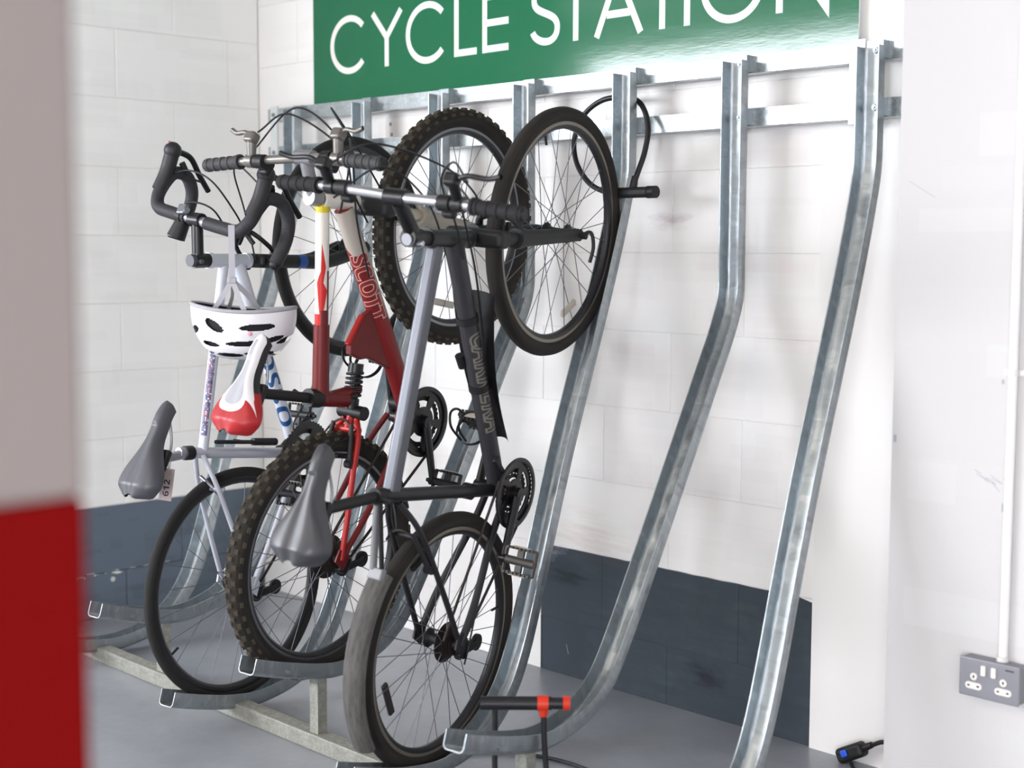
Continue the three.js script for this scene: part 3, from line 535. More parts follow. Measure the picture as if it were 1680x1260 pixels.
// ------------------------------------------------------------------ dark grey bicycle, nearest
{
  const B = bicycle('bicycle', 'dark grey hybrid bicycle with mudguards and black saddle, nearest the camera in the rack', [2.053, 1.381, 0.461], [2.061, 0.357, 0.882], 14.5, 0.33);
  const mFrame = std('#5d5f66', 0.33, 0.4), mFrameDark = std('#252528', 0.42, 0.2);
  const decal = canvas(128, 1024, (x, w, h) => {
    x.fillStyle = '#343438'; x.fillRect(0, 0, w, h); x.fillStyle = '#3c3c42'; x.fillRect(0, 0, w * 0.3, h);
    x.translate(w / 2, h / 2); x.rotate(-Math.PI / 2); x.font = 'italic bold 72px sans-serif'; x.textAlign = 'center'; x.textBaseline = 'middle';
    x.strokeStyle = '#7c786c'; x.lineWidth = 5; x.save(); x.scale(1.35, 1.0); x.strokeText('CARRERA', 40, 0); x.restore();
  });
  decal.offset.x = 0.54;
  const mDown = std(0xffffff, 0.4, 0.2, { map: decal });
  const bb = [0.414, -0.075], sc = [0.286, 0.396], ht0 = [0.872, 0.54], ht1 = [0.93, 0.394];
  const fr = B.grp('frame');
  part('top_tube', beam([sc[0] + 0.005, sc[1] - 0.004], [0.868, 0.508], 0.034, 0.036, 0.009), mFrame, fr, 'gunmetal square-edged top tube');
  part('down_tube', rod(P2([0.905, 0.442]), P2([0.43, -0.052]), 0.0235, 0.0235, 24), mDown, fr, 'dark down tube with pale outlined lettering');
  part('seat_tube', tube(bb, [0.272, 0.447], 0.0165), mFrameDark, fr);
  part('head_tube', [tube(ht0, ht1, 0.021), tube([ht0[0] - 0.004, ht0[1] + 0.01], ht0, 0.0235), tube(ht1, [ht1[0] + 0.004, ht1[1] - 0.01], 0.0235)], mFrameDark, fr);
  for (const s of [-1, 1]) {
    part('chain_stay', hose([V(0.0, 0, s * 0.062), V(0.12, -0.02, s * 0.058), V(0.3, -0.052, s * 0.034), V(0.4, -0.072, s * 0.03)], 0.0095, 30, 10), mFrameDark, fr);
    part('seat_stay', hose([V(0.0, 0.0, s * 0.062), V(0.1, 0.125, s * 0.058), V(0.225, 0.29, s * 0.045), V(0.276, 0.37, s * 0.016)], 0.0075, 30, 10), mFrameDark, fr);
    part('dropout', extrude([[-0.022, -0.02], [0.02, -0.022], [0.035, 0.0], [0.02, 0.026], [-0.012, 0.02]], 0.006, 0.001, s * 0.064), mFrameDark, fr);
  }
  part('stay_bridge', rod(V(0.215, 0.275, -0.045), V(0.215, 0.275, 0.045), 0.007), mFrameDark, fr);
  const c = saddle(B, [0.332, 0.706], [0.062, 0.69], 0.078, phys('#3c3d42', 0.38, 0, { clearcoat: 0.15, clearcoatRoughness: 0.4 }), { label: 'black vinyl saddle' });
  B.add('seat_post', [tube([0.276, 0.43], [c.x + 0.008, c.y], 0.0136), tube([0.279, 0.42], [0.27, 0.452], 0.0195), rod(V(0.272, 0.445, 0), V(0.266, 0.44, 0.045), 0.006)], mBlack);
  const spk = { R: 0.33, r: 0.021, tyre: mTyreDust, rim: mRimBlack, edge: mRimEdge, spokes: 32 };
  wheel(B, 'front_wheel', B.wb, { ...spk, reflectors: [[-2.31, mReflector, 0.075]], valve: 0.77 });
  wheel(B, 'rear_wheel', 0, { ...spk, reflectors: [[2.4, mReflectorDark, 0.095]], valve: 5.2 });
  cassette(B, 7, 0.026, 0.052);
  const peds = crankset(B, bb, 3.09, { ring: 0.084, small: [0.066, 0.05], guard: 0.094 });
  pedal(B, peds[0], 0.15, false, std('#56534f', 0.5, 0.5)); pedal(B, peds[1], 1.4, true);
  derailleur(B, -1.1); chain(B, bb, 0.084, 0.045);
  B.add('front_derailleur', [rbox(0.085, 0.016, 0.014, 0.005, 0, 0, 0).rotateZ(1.2).translate(0.455, 0.02, 0.045), cylZ(0.021, 0.024, 0.376, 0.066, 0)], mBlack);
  // fork: crown, stanchions, lowers
  const fk = B.grp('fork'), cr = [0.951, 0.352], ax = [B.wb, 0], dir = P2(ax).sub(P2(cr)).normalize();
  part('crown', rbox(0.05, 0.045, 0.17, 0.014).rotateZ(Math.atan2(dir.y, dir.x)).translate(cr[0], cr[1], 0), mBlack, fk);
  for (const s of [-1, 1]) {
    const a = P2(cr, s * 0.062), b = P2(ax, s * 0.062), m = a.clone().lerp(b, 0.3);
    part('stanchion', rod(a, m, 0.0155), mDark, fk);
    part('fork_leg', [rod(a.clone().lerp(b, 0.2), b, 0.0225, 0.017), rod(a.clone().lerp(b, 0.19), a.clone().lerp(b, 0.26), 0.026), cylZ(0.016, 0.02, b.x, b.y, b.z, 16)], mBlack, fk);
  }
  part('fork_brace', hose([V(1.0, 0.262, -0.062), V(1.03, 0.29, -0.045), V(1.03, 0.29, 0.045), V(1.0, 0.262, 0.062)], 0.01, 24, 8), mBlack, fk);
  B.add('quick_release', [hose([V(B.wb, 0, 0.075), V(B.wb + 0.012, -0.004, 0.098), V(B.wb - 0.02, -0.02, 0.108), V(B.wb - 0.06, -0.035, 0.102)], 0.005, 24, 8), cylZ(0.01, 0.02, B.wb, 0, 0.08, 12)], mBlack);
  vbrake(B, B.wb, Math.atan2(0.29, -0.12), 0.29); vbrake(B, 0, 0.94, 0.29);
  // steering
  B.add('headset', [tube([0.846, 0.606], [0.868, 0.55], 0.0185), tube([0.842, 0.618], [0.846, 0.606], 0.021)], mBlack);
  B.add('stem', [tube([0.852, 0.595], [0.9, 0.69], 0.018), tube([0.841, 0.62], [0.858, 0.578], 0.022), rod(V(0.905, 0.702, -0.028), V(0.905, 0.702, 0.028), 0.0195)], mGloss);
  B.add('stem_bolt', [rod(V(0.838, 0.6, 0.01), V(0.838, 0.6, 0.032), 0.006), rod(V(0.836, 0.622, 0), V(0.842, 0.612, 0), 0.014)], mAlloy);
  flatBar(B, [0.905, 0.702], [0.915, 0.7, -0.34], [0.887, 0.722, 0.345], 0.03, 0.125, mAlloy, [0.035, 0.05]);
  cablePart(B, [
    [[0.94, 0.74, 0.2], [1.0, 0.7, 0.12], [0.99, 0.6, 0.03], [0.93, 0.5, 0.03], [0.87, 0.42, 0.028]],
    [[0.94, 0.74, -0.2], [1.02, 0.72, -0.1], [1.05, 0.55, -0.02], [1.04, 0.42, 0.0], [1.0, 0.36, 0.0]],
    [[0.9, 0.67, 0.2], [0.97, 0.62, 0.1], [0.96, 0.52, 0.05], [0.86, 0.36, 0.03], [0.7, 0.21, 0.026]],
    [[0.9, 0.67, -0.2], [0.99, 0.66, -0.1], [0.97, 0.53, -0.05], [0.88, 0.42, -0.028], [0.76, 0.29, -0.026]],
    [[0.4, -0.06, 0.03], [0.25, -0.04, 0.05], [0.1, -0.03, 0.062], [0.0, -0.03, 0.07], [-0.04, -0.05, 0.06]]]);
  // mudguards
  const mGuard = std(0xffffff, 0.8, 0, { map: dustMap([58, 57, 57], [112, 108, 104]), bumpMap: tFine, bumpScale: 0.0008 });
  const rg = B.grp('rear_mudguard', 'dusty dark grey plastic rear mudguard');
  part('guard_skin', [guardArc(0, 0, 0.365, 72, 146, 0.031, 0.02), guardArc(0, 0, 0.361, 72, 146, 0.029, 0.02)], mGuard, rg);
  part('guard_bracket', [rbox(0.03, 0.02, 0.04, 0.005, 0.105, 0.352, 0), rod(V(0.115, 0.355, -0.012), V(0.255, 0.425, -0.004), 0.009)], std('#8d8d90', 0.5, 0.3), rg);
  part('guard_stay', rod(V(0.12, 0.36, 0.014), V(0.262, 0.44, 0.012), 0.006), mBlack, rg);
  const fg = B.grp('front_mudguard', 'black plastic mudguard strapped under the down tube');
  const A0 = V(0.83, 0.292, 0), A1 = V(0.535, -0.012, 0), dn = V(A1.y - A0.y, A0.x - A1.x, 0).normalize();
  part('guard_skin', grid(24, 12, (u, v) => { const p = A0.clone().lerp(A1, u), s = v * 2 - 1, hw = 0.062 - 0.03 * u; const dep = 0.012 + 0.02 * s * s * -1 - 0.028 * Math.sin(u * Math.PI); return [p.x - dn.x * dep, p.y - dn.y * dep, hw * s]; }), std('#121214', 0.6), fg);
  for (const u of [0.3, 0.72]) { const p = V(0.905, 0.442, 0).lerp(V(0.43, -0.052, 0), 0.12 + u * 0.66), q = p.clone().add(V(0.7, 0.72, 0).multiplyScalar(0.018)); part('guard_strap', rod(p, q, 0.0275, 0.0275, 18), mBlack, fg); }
  B.add('lamp_bracket', rod(V(0.66, 0.205, -0.03), V(0.68, 0.235, -0.03), 0.012), mBlack);
}
// ------------------------------------------------------------------ red and white mountain bicycle, middle
{
  const B = bicycle('bicycle', 'red and white full suspension mountain bicycle with knobbly tyres, middle one in the rack', [1.637, 1.398, 0.447], [1.647, 0.518, 0.934], 9, 0.334);
  const mRed = std('#6a1213', 0.42, 0.1), mRedBright = std('#a81a16', 0.4, 0.1), mWhite = std('#e3ddd3', 0.5);
  const down = canvas(256, 1024, (x, w, h) => {      // v runs from the head tube (top) to the bottom bracket
    const g = x.createLinearGradient(0, 0, 0, 1); x.fillStyle = '#b9b0a6'; x.fillRect(0, 0, w, h);
    x.fillStyle = '#7c1516'; x.beginPath(); x.moveTo(0, h * 0.42); x.lineTo(w * 0.2, h * 0.32); x.lineTo(w * 0.3, h * 0.16); x.lineTo(w * 0.42, h * 0.2); x.lineTo(w * 0.66, h * 0.22); x.lineTo(w * 0.7, h * 0.56); x.lineTo(w * 0.78, h * 0.52); x.lineTo(w * 0.84, h * 0.68); x.lineTo(w, h * 0.6); x.lineTo(w, h); x.lineTo(0, h); x.fill();
    x.strokeStyle = '#94201e'; x.lineWidth = 12; x.beginPath(); x.moveTo(w * 0.86, h * 0.5); x.lineTo(w * 0.9, h * 0.74); x.stroke();
    x.translate(w * 0.5, h * 0.36); x.rotate(Math.PI / 2); x.font = 'bold 110px sans-serif'; x.textAlign = 'center'; x.textBaseline = 'middle'; x.strokeStyle = '#c9b6ac'; x.lineWidth = 9; x.strokeText('SCOTT', 0, 0); x.fillStyle = '#94201e'; x.fillText('SCOTT', 0, 0);
  });
  down.offset.x = 0.62;
  const top = canvas(128, 1024, (x, w, h) => {
    x.fillStyle = '#e3ddd3'; x.fillRect(0, 0, w, h); x.fillStyle = '#c41612'; x.beginPath(); x.moveTo(w * 0.52, h * 0.2); x.lineTo(w * 0.62, h * 0.32); x.lineTo(w * 0.56, h * 0.4); x.lineTo(w * 0.66, h * 0.44); x.lineTo(w * 0.5, h * 0.62); x.lineTo(w * 0.4, h * 0.4); x.lineTo(w * 0.5, h * 0.34); x.fill();
    x.fillRect(0, h * 0.56, w * 0.5, h * 0.44); x.fillStyle = '#6a1213'; x.fillRect(w * 0.5, h * 0.54, w * 0.5, h * 0.46); x.fillStyle = '#d8c21c'; x.fillRect(0, 0, w, h * 0.045); x.fillStyle = '#4a1a30'; x.fillRect(w * 0.66, h * 0.34, w * 0.1, h * 0.3);
  });
  top.offset.x = 0.65;
  const bb = [0.455, -0.122], ht0 = [0.804, 0.505], ht1 = [0.856, 0.404], pivot = [0.378, 0.106];
  const fr = B.grp('frame');
  part('top_tube', rod(P2([0.36, 0.238]), P2([0.792, 0.505]), 0.0175, 0.0185, 20), std(0xffffff, 0.42, 0, { map: top }), fr, 'white top tube flashed with red');
  part('down_tube', rod(P2([0.478, -0.095]), P2([0.82, 0.43]), 0.031, 0.029, 24, 0.8), std(0xffffff, 0.45, 0, { map: down }), fr, 'thick down tube fading from white to dark red with lettering');
  part('gusset', extrude([[0.612, 0.212], [0.53, 0.218], [0.508, 0.205], [0.512, 0.165], [0.528, 0.14], [0.538, 0.05], [0.6, 0.1], [0.66, 0.185]], 0.022, 0.004), mRed, fr, 'dark red gusset plate');
  part('gusset_edge', beam([0.615, 0.216], [0.522, 0.224], 0.016, 0.012, 0.004), mRedBright, fr);
  part('seat_tube', [tube([0.395, 0.15], [0.342, 0.275], 0.021), tube([0.36, 0.232], [0.44, 0.12], 0.015), tube([0.525, 0.34], [0.352, 0.235], 0.021, 0.023)], mRed, fr);
  part('head_tube', [tube(ht0, ht1, 0.0235), tube([0.798, 0.517], ht0, 0.026)], mWhite, fr);
  part('bottom_bracket_shell', cylZ(0.026, 0.073, bb[0], bb[1], 0, 20), mRed, fr);
  for (const [x, y] of [pivot, [0.48, -0.075]]) part('pivot', cylZ(0.019, 0.086, x, y, 0), mBlack, fr);
  const arm = B.grp('swing_arm', 'thin red rear swing arm');
  part('yoke', [tube(pivot, [0.33, 0.098], 0.013), rod(V(0.33, 0.098, -0.04), V(0.33, 0.098, 0.04), 0.012)], mRedBright, arm);
  for (const s of [-1, 1]) {
    part('seat_stay', hose([V(0.36, 0.104, s * 0.022), V(0.31, 0.096, s * 0.046), V(0.2, 0.068, s * 0.058), V(0.1, 0.034, s * 0.064), V(0.0, 0.0, s * 0.066)], 0.0085, 36, 10), mRedBright, arm);
    part('chain_stay', hose([V(0.44, -0.06, s * 0.03), V(0.34, -0.05, s * 0.05), V(0.16, -0.034, s * 0.062), V(0.0, 0.0, s * 0.066)], 0.0085, 36, 10), mRed, arm);
    part('dropout', extrude([[-0.02, -0.02], [0.02, -0.022], [0.03, 0.0], [0.02, 0.022], [-0.012, 0.02]], 0.006, 0.001, s * 0.067), mRed, arm);
  }
  const sh = B.grp('rear_shock');
  const s0 = V(0.495, 0.165, 0), s1 = V(pivot[0] + 0.005, pivot[1] + 0.012, 0);
  part('damper', [rod(s0, s1, 0.011), rod(s0, s0.clone().lerp(s1, 0.2), 0.021), rod(s0.clone().lerp(s1, 0.78), s1, 0.02)], mGloss, sh);
  part('spring', hose(Array.from({ length: 64 }, (_, i) => { const k = i / 63, a = k * Math.PI * 12, p = s0.clone().lerp(s1, 0.18 + 0.6 * k), d = s1.clone().sub(s0).normalize(), e = V(-d.y, d.x, 0); return p.addScaledVector(e, 0.021 * Math.cos(a)).add(V(0, 0, 0.021 * Math.sin(a))); }), 0.0038, 220, 6), mDark, sh);
  // red saddle with white piping and a pale centre panel
  const seat = canvas(512, 512, (x, w, h) => {        // u along the saddle from the tail, v across
    x.fillStyle = '#1b1a1c'; x.fillRect(0, 0, w, h);
    x.fillStyle = '#a81d22'; x.beginPath(); x.moveTo(0, 0); x.lineTo(w * 0.46, 0); x.quadraticCurveTo(w * 0.4, h * 0.1, w * 0.46, h * 0.3); x.lineTo(w * 0.46, h * 0.7); x.quadraticCurveTo(w * 0.4, h * 0.9, w * 0.46, h); x.lineTo(0, h); x.fill();
    x.fillStyle = '#eceaec'; x.beginPath(); x.moveTo(w * 0.2, h * 0.1); x.quadraticCurveTo(w * 0.34, h * 0.2, w * 0.36, h * 0.16); x.lineTo(w, h * 0.16); x.lineTo(w, h * 0.84); x.lineTo(w * 0.36, h * 0.84); x.quadraticCurveTo(w * 0.34, h * 0.8, w * 0.2, h * 0.9); x.quadraticCurveTo(w * 0.36, h * 0.74, w * 0.33, h * 0.66); x.lineTo(w * 0.33, h * 0.34); x.quadraticCurveTo(w * 0.36, h * 0.26, w * 0.2, h * 0.1); x.fill();
    const drop = (k, col) => { x.fillStyle = col; x.beginPath(); x.moveTo(w * 0.93, h * (0.5 - 0.07 * k)); x.lineTo(w * 0.5, h * (0.5 - 0.14 * k)); x.bezierCurveTo(w * (0.5 - 0.37 * k), h * (0.5 - 0.3 * k), w * (0.5 - 0.37 * k), h * (0.5 + 0.3 * k), w * 0.5, h * (0.5 + 0.14 * k)); x.lineTo(w * 0.93, h * (0.5 + 0.07 * k)); x.fill(); };
    drop(1.12, '#f1f0f2'); drop(0.84, '#a6a7ae');
  });
  const c = saddle(B, [0.412, 0.53], [0.148, 0.51], 0.078, std(0xffffff, 0.42, 0, { map: seat }), { label: 'red saddle with white piping and a pale grey centre' });
  B.add('seat_post', [tube([0.348, 0.262], [c.x + 0.006, c.y], 0.0138), tube([0.356, 0.245], [0.34, 0.283], 0.025), rod(V(0.335, 0.27, -0.01), V(0.352, 0.28, -0.06), 0.007)], mBlack);
  const spk = { R: 0.334, r: 0.027, tyre: mTyreDust, knobMat: mTyreKnob, knobs: 104, rim: mRimBlack, edge: mSteel, spokes: 32 };
  wheel(B, 'front_wheel', B.wb, { ...spk, reflectors: [[-2.81, mReflector, 0.09]] });
  wheel(B, 'rear_wheel', 0, { ...spk, reflectors: [] });
  cassette(B, 8, 0.026, 0.06);
  const peds = crankset(B, bb, 3.79, { ring: 0.094, small: [0.074], guard: 0.1, teeth: 48 });
  pedal(B, peds[0], 0.2, false); pedal(B, peds[1], 1.57, true);
  derailleur(B, -0.9); chain(B, bb, 0.094, 0.05);
  const fk = B.grp('fork'), cr = [0.872, 0.352];
  part('crown', rbox(0.05, 0.05, 0.17, 0.014).rotateZ(-1.2).translate(cr[0], cr[1], 0), mDark, fk);
  for (const s of [-1, 1]) {
    const a = P2(cr, s * 0.066), b = V(B.wb, 0, s * 0.066);
    part('stanchion', rod(a, a.clone().lerp(b, 0.42), 0.0155), std('#b9b2a4', 0.3, 0.6), fk);
    part('fork_leg', [rod(a.clone().lerp(b, 0.36), b, 0.0225, 0.017), rod(a.clone().lerp(b, 0.35), a.clone().lerp(b, 0.41), 0.026), cylZ(0.016, 0.022, b.x, b.y, b.z, 16)], std('#a49d90', 0.45, 0.2), fk);
  }
  part('fork_brace', hose([V(0.93, 0.22, -0.066), V(0.96, 0.25, -0.045), V(0.96, 0.25, 0.045), V(0.93, 0.22, 0.066)], 0.011, 24, 8), std('#a49d90', 0.45, 0.2), fk);
  vbrake(B, B.wb, Math.atan2(0.29, -0.1), 0.285); vbrake(B, 0, 0.36, 0.285);
  B.add('headset', [tube([0.784, 0.546], [0.8, 0.515], 0.019)], mBlack);
  B.add('stem', [tube([0.79, 0.54], [0.852, 0.612], 0.017), tube([0.781, 0.556], [0.796, 0.522], 0.021), rod(V(0.858, 0.62, -0.03), V(0.858, 0.62, 0.03), 0.019)], std('#8f8f92', 0.4, 0.5));
  flatBar(B, [0.858, 0.62], [0.806, 0.64, -0.315], [0.836, 0.65, 0.295], 0.02, 0.12, std('#8d8a84', 0.35, 0.6), [0.05, 0.03, std('#77736e', 0.4, 0.5), 0.62], std('#3a3a3c', 0.7));
  cablePart(B, [
    [[0.9, 0.66, -0.16], [0.97, 0.64, -0.1], [0.93, 0.55, 0.03], [0.86, 0.45, 0.03], [0.82, 0.36, 0.03]],
    [[0.9, 0.66, 0.16], [0.98, 0.66, 0.06], [0.98, 0.5, 0.01], [0.95, 0.38, 0.0], [0.93, 0.32, 0.0]],
    [[0.86, 0.62, -0.2], [0.99, 0.64, -0.08], [0.94, 0.52, 0.02], [0.83, 0.47, 0.024], [0.79, 0.46, 0.026]],
    [[0.86, 0.62, 0.17], [0.93, 0.6, 0.1], [0.9, 0.5, 0.05], [0.8, 0.4, 0.034], [0.7, 0.28, 0.034]],
    [[0.34, 0.1, 0.04], [0.28, 0.14, 0.03], [0.24, 0.2, 0.0], [0.26, 0.26, -0.03], [0.36, 0.26, -0.02]]]);
}
// ------------------------------------------------------------------ silver road bicycle, furthest left
let silver;
{
  const B = silver = bicycle('bicycle', 'silver road bicycle with black drop handlebars and slim tyres, furthest left in the rack', [1.191, 1.341, 0.476], [1.26, 0.379, 0.953], 10, 0.336);
  const mSil = std('#c6c9d4', 0.36, 0.25);
  const topMap = canvas(128, 1024, (x, w, h) => {
    x.fillStyle = '#ccd0da'; x.fillRect(0, 0, w, h); x.fillStyle = '#6d6684'; x.fillRect(w * 0.38, h * 0.3, w * 0.22, h * 0.62);
    let s = 3; const r = () => { s = (s * 1664525 + 1013904223) >>> 0; return s / 4294967296; };
    for (let i = 0; i < 240; i++) { x.fillStyle = ['#4c4766', '#9a93b4', '#c25a55', '#5f86a8', '#dfe2ec'][r() * 5 | 0]; x.fillRect(w * (0.38 + 0.19 * r()), h * (0.32 + 0.58 * r()), 3 + r() * 6, 3 + r() * 9); }
  });
  topMap.offset.x = 0.65;
  const downMap = canvas(128, 1024, (x, w, h) => {
    x.fillStyle = '#cdd1da'; x.fillRect(0, 0, w, h);
    x.translate(w * 0.5, h * 0.56); x.rotate(Math.PI / 2); x.font = 'bold 92px sans-serif'; x.textAlign = 'center'; x.textBaseline = 'middle'; x.fillStyle = '#1d4f86'; x.save(); x.scale(1.9, 0.8); x.fillText('ROSSO', 20, 0); x.restore();
  });
  downMap.offset.x = 0.65;
  const bb = [0.42, -0.052], sc = [0.292, 0.3];
  const fr = B.grp('frame');
  part('top_tube', rod(P2([0.3, 0.292]), P2([0.797, 0.452]), 0.0145, 0.0145, 20), std(0xffffff, 0.4, 0.1, { map: topMap }), fr, 'silver top tube with a purple patterned decal');
  part('down_tube', rod(P2([0.43, -0.045]), P2([0.823, 0.405]), 0.0185, 0.0185, 20), std(0xffffff, 0.4, 0.1, { map: downMap }), fr, 'silver down tube with dark blue letters');
  part('seat_tube', tube(bb, [0.277, 0.336], 0.0155), mSil, fr);
  part('head_tube', [tube([0.782, 0.502], [0.843, 0.378], 0.0195), tube([0.779, 0.509], [0.785, 0.496], 0.022), tube([0.84, 0.384], [0.846, 0.372], 0.022)], mSil, fr);
  part('bottom_bracket_shell', cylZ(0.021, 0.07, bb[0], bb[1], 0, 20), mSil, fr);
  for (const s of [-1, 1]) {
    part('chain_stay', hose([V(0, 0, s * 0.062), V(0.15, -0.018, s * 0.054), V(0.33, -0.042, s * 0.032), V(0.41, -0.052, s * 0.028)], 0.0088, 30, 10), mSil, fr);
    part('seat_stay', hose([V(0, 0, s * 0.062), V(0.1, 0.107, s * 0.054), V(0.21, 0.224, s * 0.04), V(0.286, 0.302, s * 0.016)], 0.0072, 30, 10), mSil, fr);
    part('dropout', [cylZ(0.013, 0.008, 0, 0, s * 0.064, 14), extrude([[-0.02, -0.024], [0.016, -0.02], [0.03, 0.0], [0.018, 0.022], [-0.01, 0.016]], 0.006, 0.001, s * 0.064)], mSil, fr);
  }
  part('stay_bridge', rod(V(0.212, 0.227, -0.04), V(0.212, 0.227, 0.04), 0.0062), mSil, fr);
  const c = saddle(B, [0.378, 0.487], [0.098, 0.49], 0.074, phys('#4a4b51', 0.42, 0, { clearcoat: 0.1, clearcoatRoughness: 0.4 }), { label: 'black vinyl saddle' });
  B.add('seat_post', [tube([0.28, 0.33], [c.x + 0.004, c.y], 0.0136), tube([0.272, 0.349], [0.263, 0.372], 0.0155)], mAlloy);
  B.add('seat_collar', tube([0.28, 0.328], [0.27, 0.352], 0.02), mBlack);
  const spk = { R: 0.336, r: 0.0145, tyre: mRubber, rim: mRimBlack, spokes: 28, rimW: 0.019 };
  wheel(B, 'front_wheel', B.wb, spk);
  wheel(B, 'rear_wheel', 0, { ...spk, spokes: 24, valve: 2.6 });
  cassette(B, 8, 0.024, 0.046);
  const peds = crankset(B, bb, 2.6, { ring: 0.098, small: [0.078], teeth: 50 });
  pedal(B, peds[0], 0.1, false); pedal(B, peds[1], 0.3, false);
  derailleur(B, -1.0); chain(B, bb, 0.098, 0.04);
  const fk = B.grp('fork');
  part('crown', rbox(0.04, 0.04, 0.09, 0.014).rotateZ(-1.15).translate(0.86, 0.343, 0), mBlack, fk);
  for (const s of [-1, 1]) part('fork_leg', hose([V(0.858, 0.346, s * 0.03), V(0.9, 0.26, s * 0.043), V(0.97, 0.12, s * 0.05), V(B.wb, 0, s * 0.055)], 0.0195, 30, 12), mBlack, fk);
  B.add('fork_sticker', rod(V(0.91, 0.24, 0.046), V(0.922, 0.214, 0.048), 0.0199), std('#1f4f9c', 0.4));
  // brake caliper
  B.add('front_brake_caliper', [hose([V(0.885, 0.4, 0.03), V(0.91, 0.43, 0.0), V(0.88, 0.4, -0.04), V(0.845, 0.32, -0.045)], 0.007, 24, 8), hose([V(0.885, 0.4, -0.03), V(0.915, 0.42, 0.01), V(0.9, 0.36, 0.045), V(0.885, 0.3, 0.04)], 0.007, 24, 8)], mGloss);
  B.add('headset', tube([0.768, 0.531], [0.78, 0.507], 0.02), mBlack);
  B.add('stem', [tube([0.757, 0.553], [0.772, 0.523], 0.021), tube([0.764, 0.54], [0.855, 0.588], 0.016), rod(V(0.862, 0.592, -0.022), V(0.858, 0.592, 0.022), 0.02)], mGloss);
  B.add('stem_cap', [tube([0.75, 0.566], [0.757, 0.553], 0.017), rod(V(0.757, 0.548, 0.02), V(0.757, 0.548, 0.03), 0.006)], std('#55565a', 0.5, 0.3));
  // drop bar turned a little to the left, with taped hoods and levers
  const hb = B.grp('handlebar'), yaw = -0.2, rot = (x, y, z) => { const dx = x, dz = z; return V(0.86 + dx * Math.cos(yaw) + dz * Math.sin(yaw), 0.59 + y, -dx * Math.sin(yaw) + dz * Math.cos(yaw)); };
  const mTape = std('#2a2a2f', 0.65, 0, { bumpMap: tex(256, (i, x) => { const v = (x % 32) < 3 ? 60 : 170; return [v, v, v]; }, false, 1), bumpScale: 0.001 });
  mTape.bumpMap.repeat.set(6, 1);
  part('bar', hose([rot(0, 0, -0.1), rot(0, 0, 0), rot(0, 0, 0.1)], 0.0145, 20, 12), mAlloy, hb);
  for (const s of [-1, 1]) {
    part('bar_tape', hose([rot(0, 0, s * 0.045), rot(0, 0, s * 0.12), rot(0.004, 0.002, s * 0.178), rot(0.034, 0.004, s * 0.205), rot(0.08, 0.002, s * 0.208), rot(0.116, -0.012, s * 0.208), rot(0.128, -0.055, s * 0.212), rot(0.1, -0.1, s * 0.216), rot(0.05, -0.122, s * 0.22), rot(-0.02, -0.125, s * 0.222)], 0.0185, 90, 12), mTape, hb);
    part('brake_hood', [hose([rot(0.05, 0.008, s * 0.208), rot(0.1, 0.012, s * 0.209), rot(0.14, 0.022, s * 0.209), rot(0.165, 0.03, s * 0.208)], 0.021, 24, 12), ball(0.025, ...rot(0.165, 0.03, s * 0.208).toArray(), 16)], std('#222226', 0.55), hb);
    part('brake_lever', hose([rot(0.17, 0.02, s * 0.205), rot(0.176, -0.03, s * 0.202), rot(0.15, -0.085, s * 0.202), rot(0.128, -0.14, s * 0.205)], 0.0085, 30, 10), mGloss, hb);
    part('shift_paddle', [rod(rot(0.15, -0.01, s * 0.2), rot(0.125, -0.05, s * 0.188), 0.009, 0.006), rod(rot(0.125, -0.05, s * 0.188), rot(0.13, -0.078, s * 0.17), 0.003)], mBlack, hb);
    part('hood_badge', ball(0.007, ...rot(0.178, 0.046, s * 0.216).toArray(), 10), std('#b08a90', 0.4, 0.3), hb);
    part('bar_plug', ball(0.016, ...rot(-0.022, -0.125, s * 0.222).toArray(), 12), mBlack, hb);
  }
  B.add('handlebar_light', [rod(rot(-0.012, -0.012, -0.07), rot(-0.06, -0.02, -0.075), 0.021, 0.026), rod(rot(0, 0, -0.08), rot(0, 0, -0.058), 0.021), rod(rot(-0.06, -0.02, -0.075), rot(-0.064, -0.021, -0.075), 0.024, 0.02)], mBlack, 'black front light clamped to the bar');
  B.add('computer_mount', [rod(rot(0.01, 0.018, -0.052), rot(0.012, 0.03, -0.02), 0.008), rbox(0.03, 0.014, 0.03, 0.005, ...rot(0.012, 0.024, -0.05).toArray())], mSteel);
  cablePart(B, [
    [[1.0, 0.585, -0.2], [1.01, 0.6, -0.1], [0.98, 0.59, 0.0], [0.93, 0.5, 0.03], [0.9, 0.43, 0.02]],
    [[0.965, 0.57, 0.19], [1.02, 0.6, 0.1], [1.02, 0.56, 0.04], [0.95, 0.47, 0.03], [0.85, 0.37, 0.025]],
    [[0.88, 0.6, -0.09], [0.905, 0.61, -0.03], [0.9, 0.58, 0.03], [0.87, 0.5, 0.03]]]);
  B.add('frame_pump', [rod(V(0.31, 0.275, 0.024), V(0.36, 0.142, 0.024), 0.006), rod(V(0.36, 0.145, 0.026), V(0.392, 0.06, 0.026), 0.011), rod(V(0.345, 0.19, 0.0), V(0.345, 0.19, 0.035), 0.004), rod(V(0.372, 0.115, 0.0), V(0.372, 0.115, 0.035), 0.006), rod(V(0.338, 0.2, 0.036), V(0.384, 0.09, 0.032), 0.004)].map((g) => g.translate(0.022, 0.005, 0)), mBlack, 'black mini pump clipped along the seat tube');
  B.add('rear_brake_caliper', [hose([V(0.2, 0.2, 0.03), V(0.215, 0.235, 0.02), V(0.235, 0.25, -0.02)], 0.006, 20, 8)], mSteel);
}
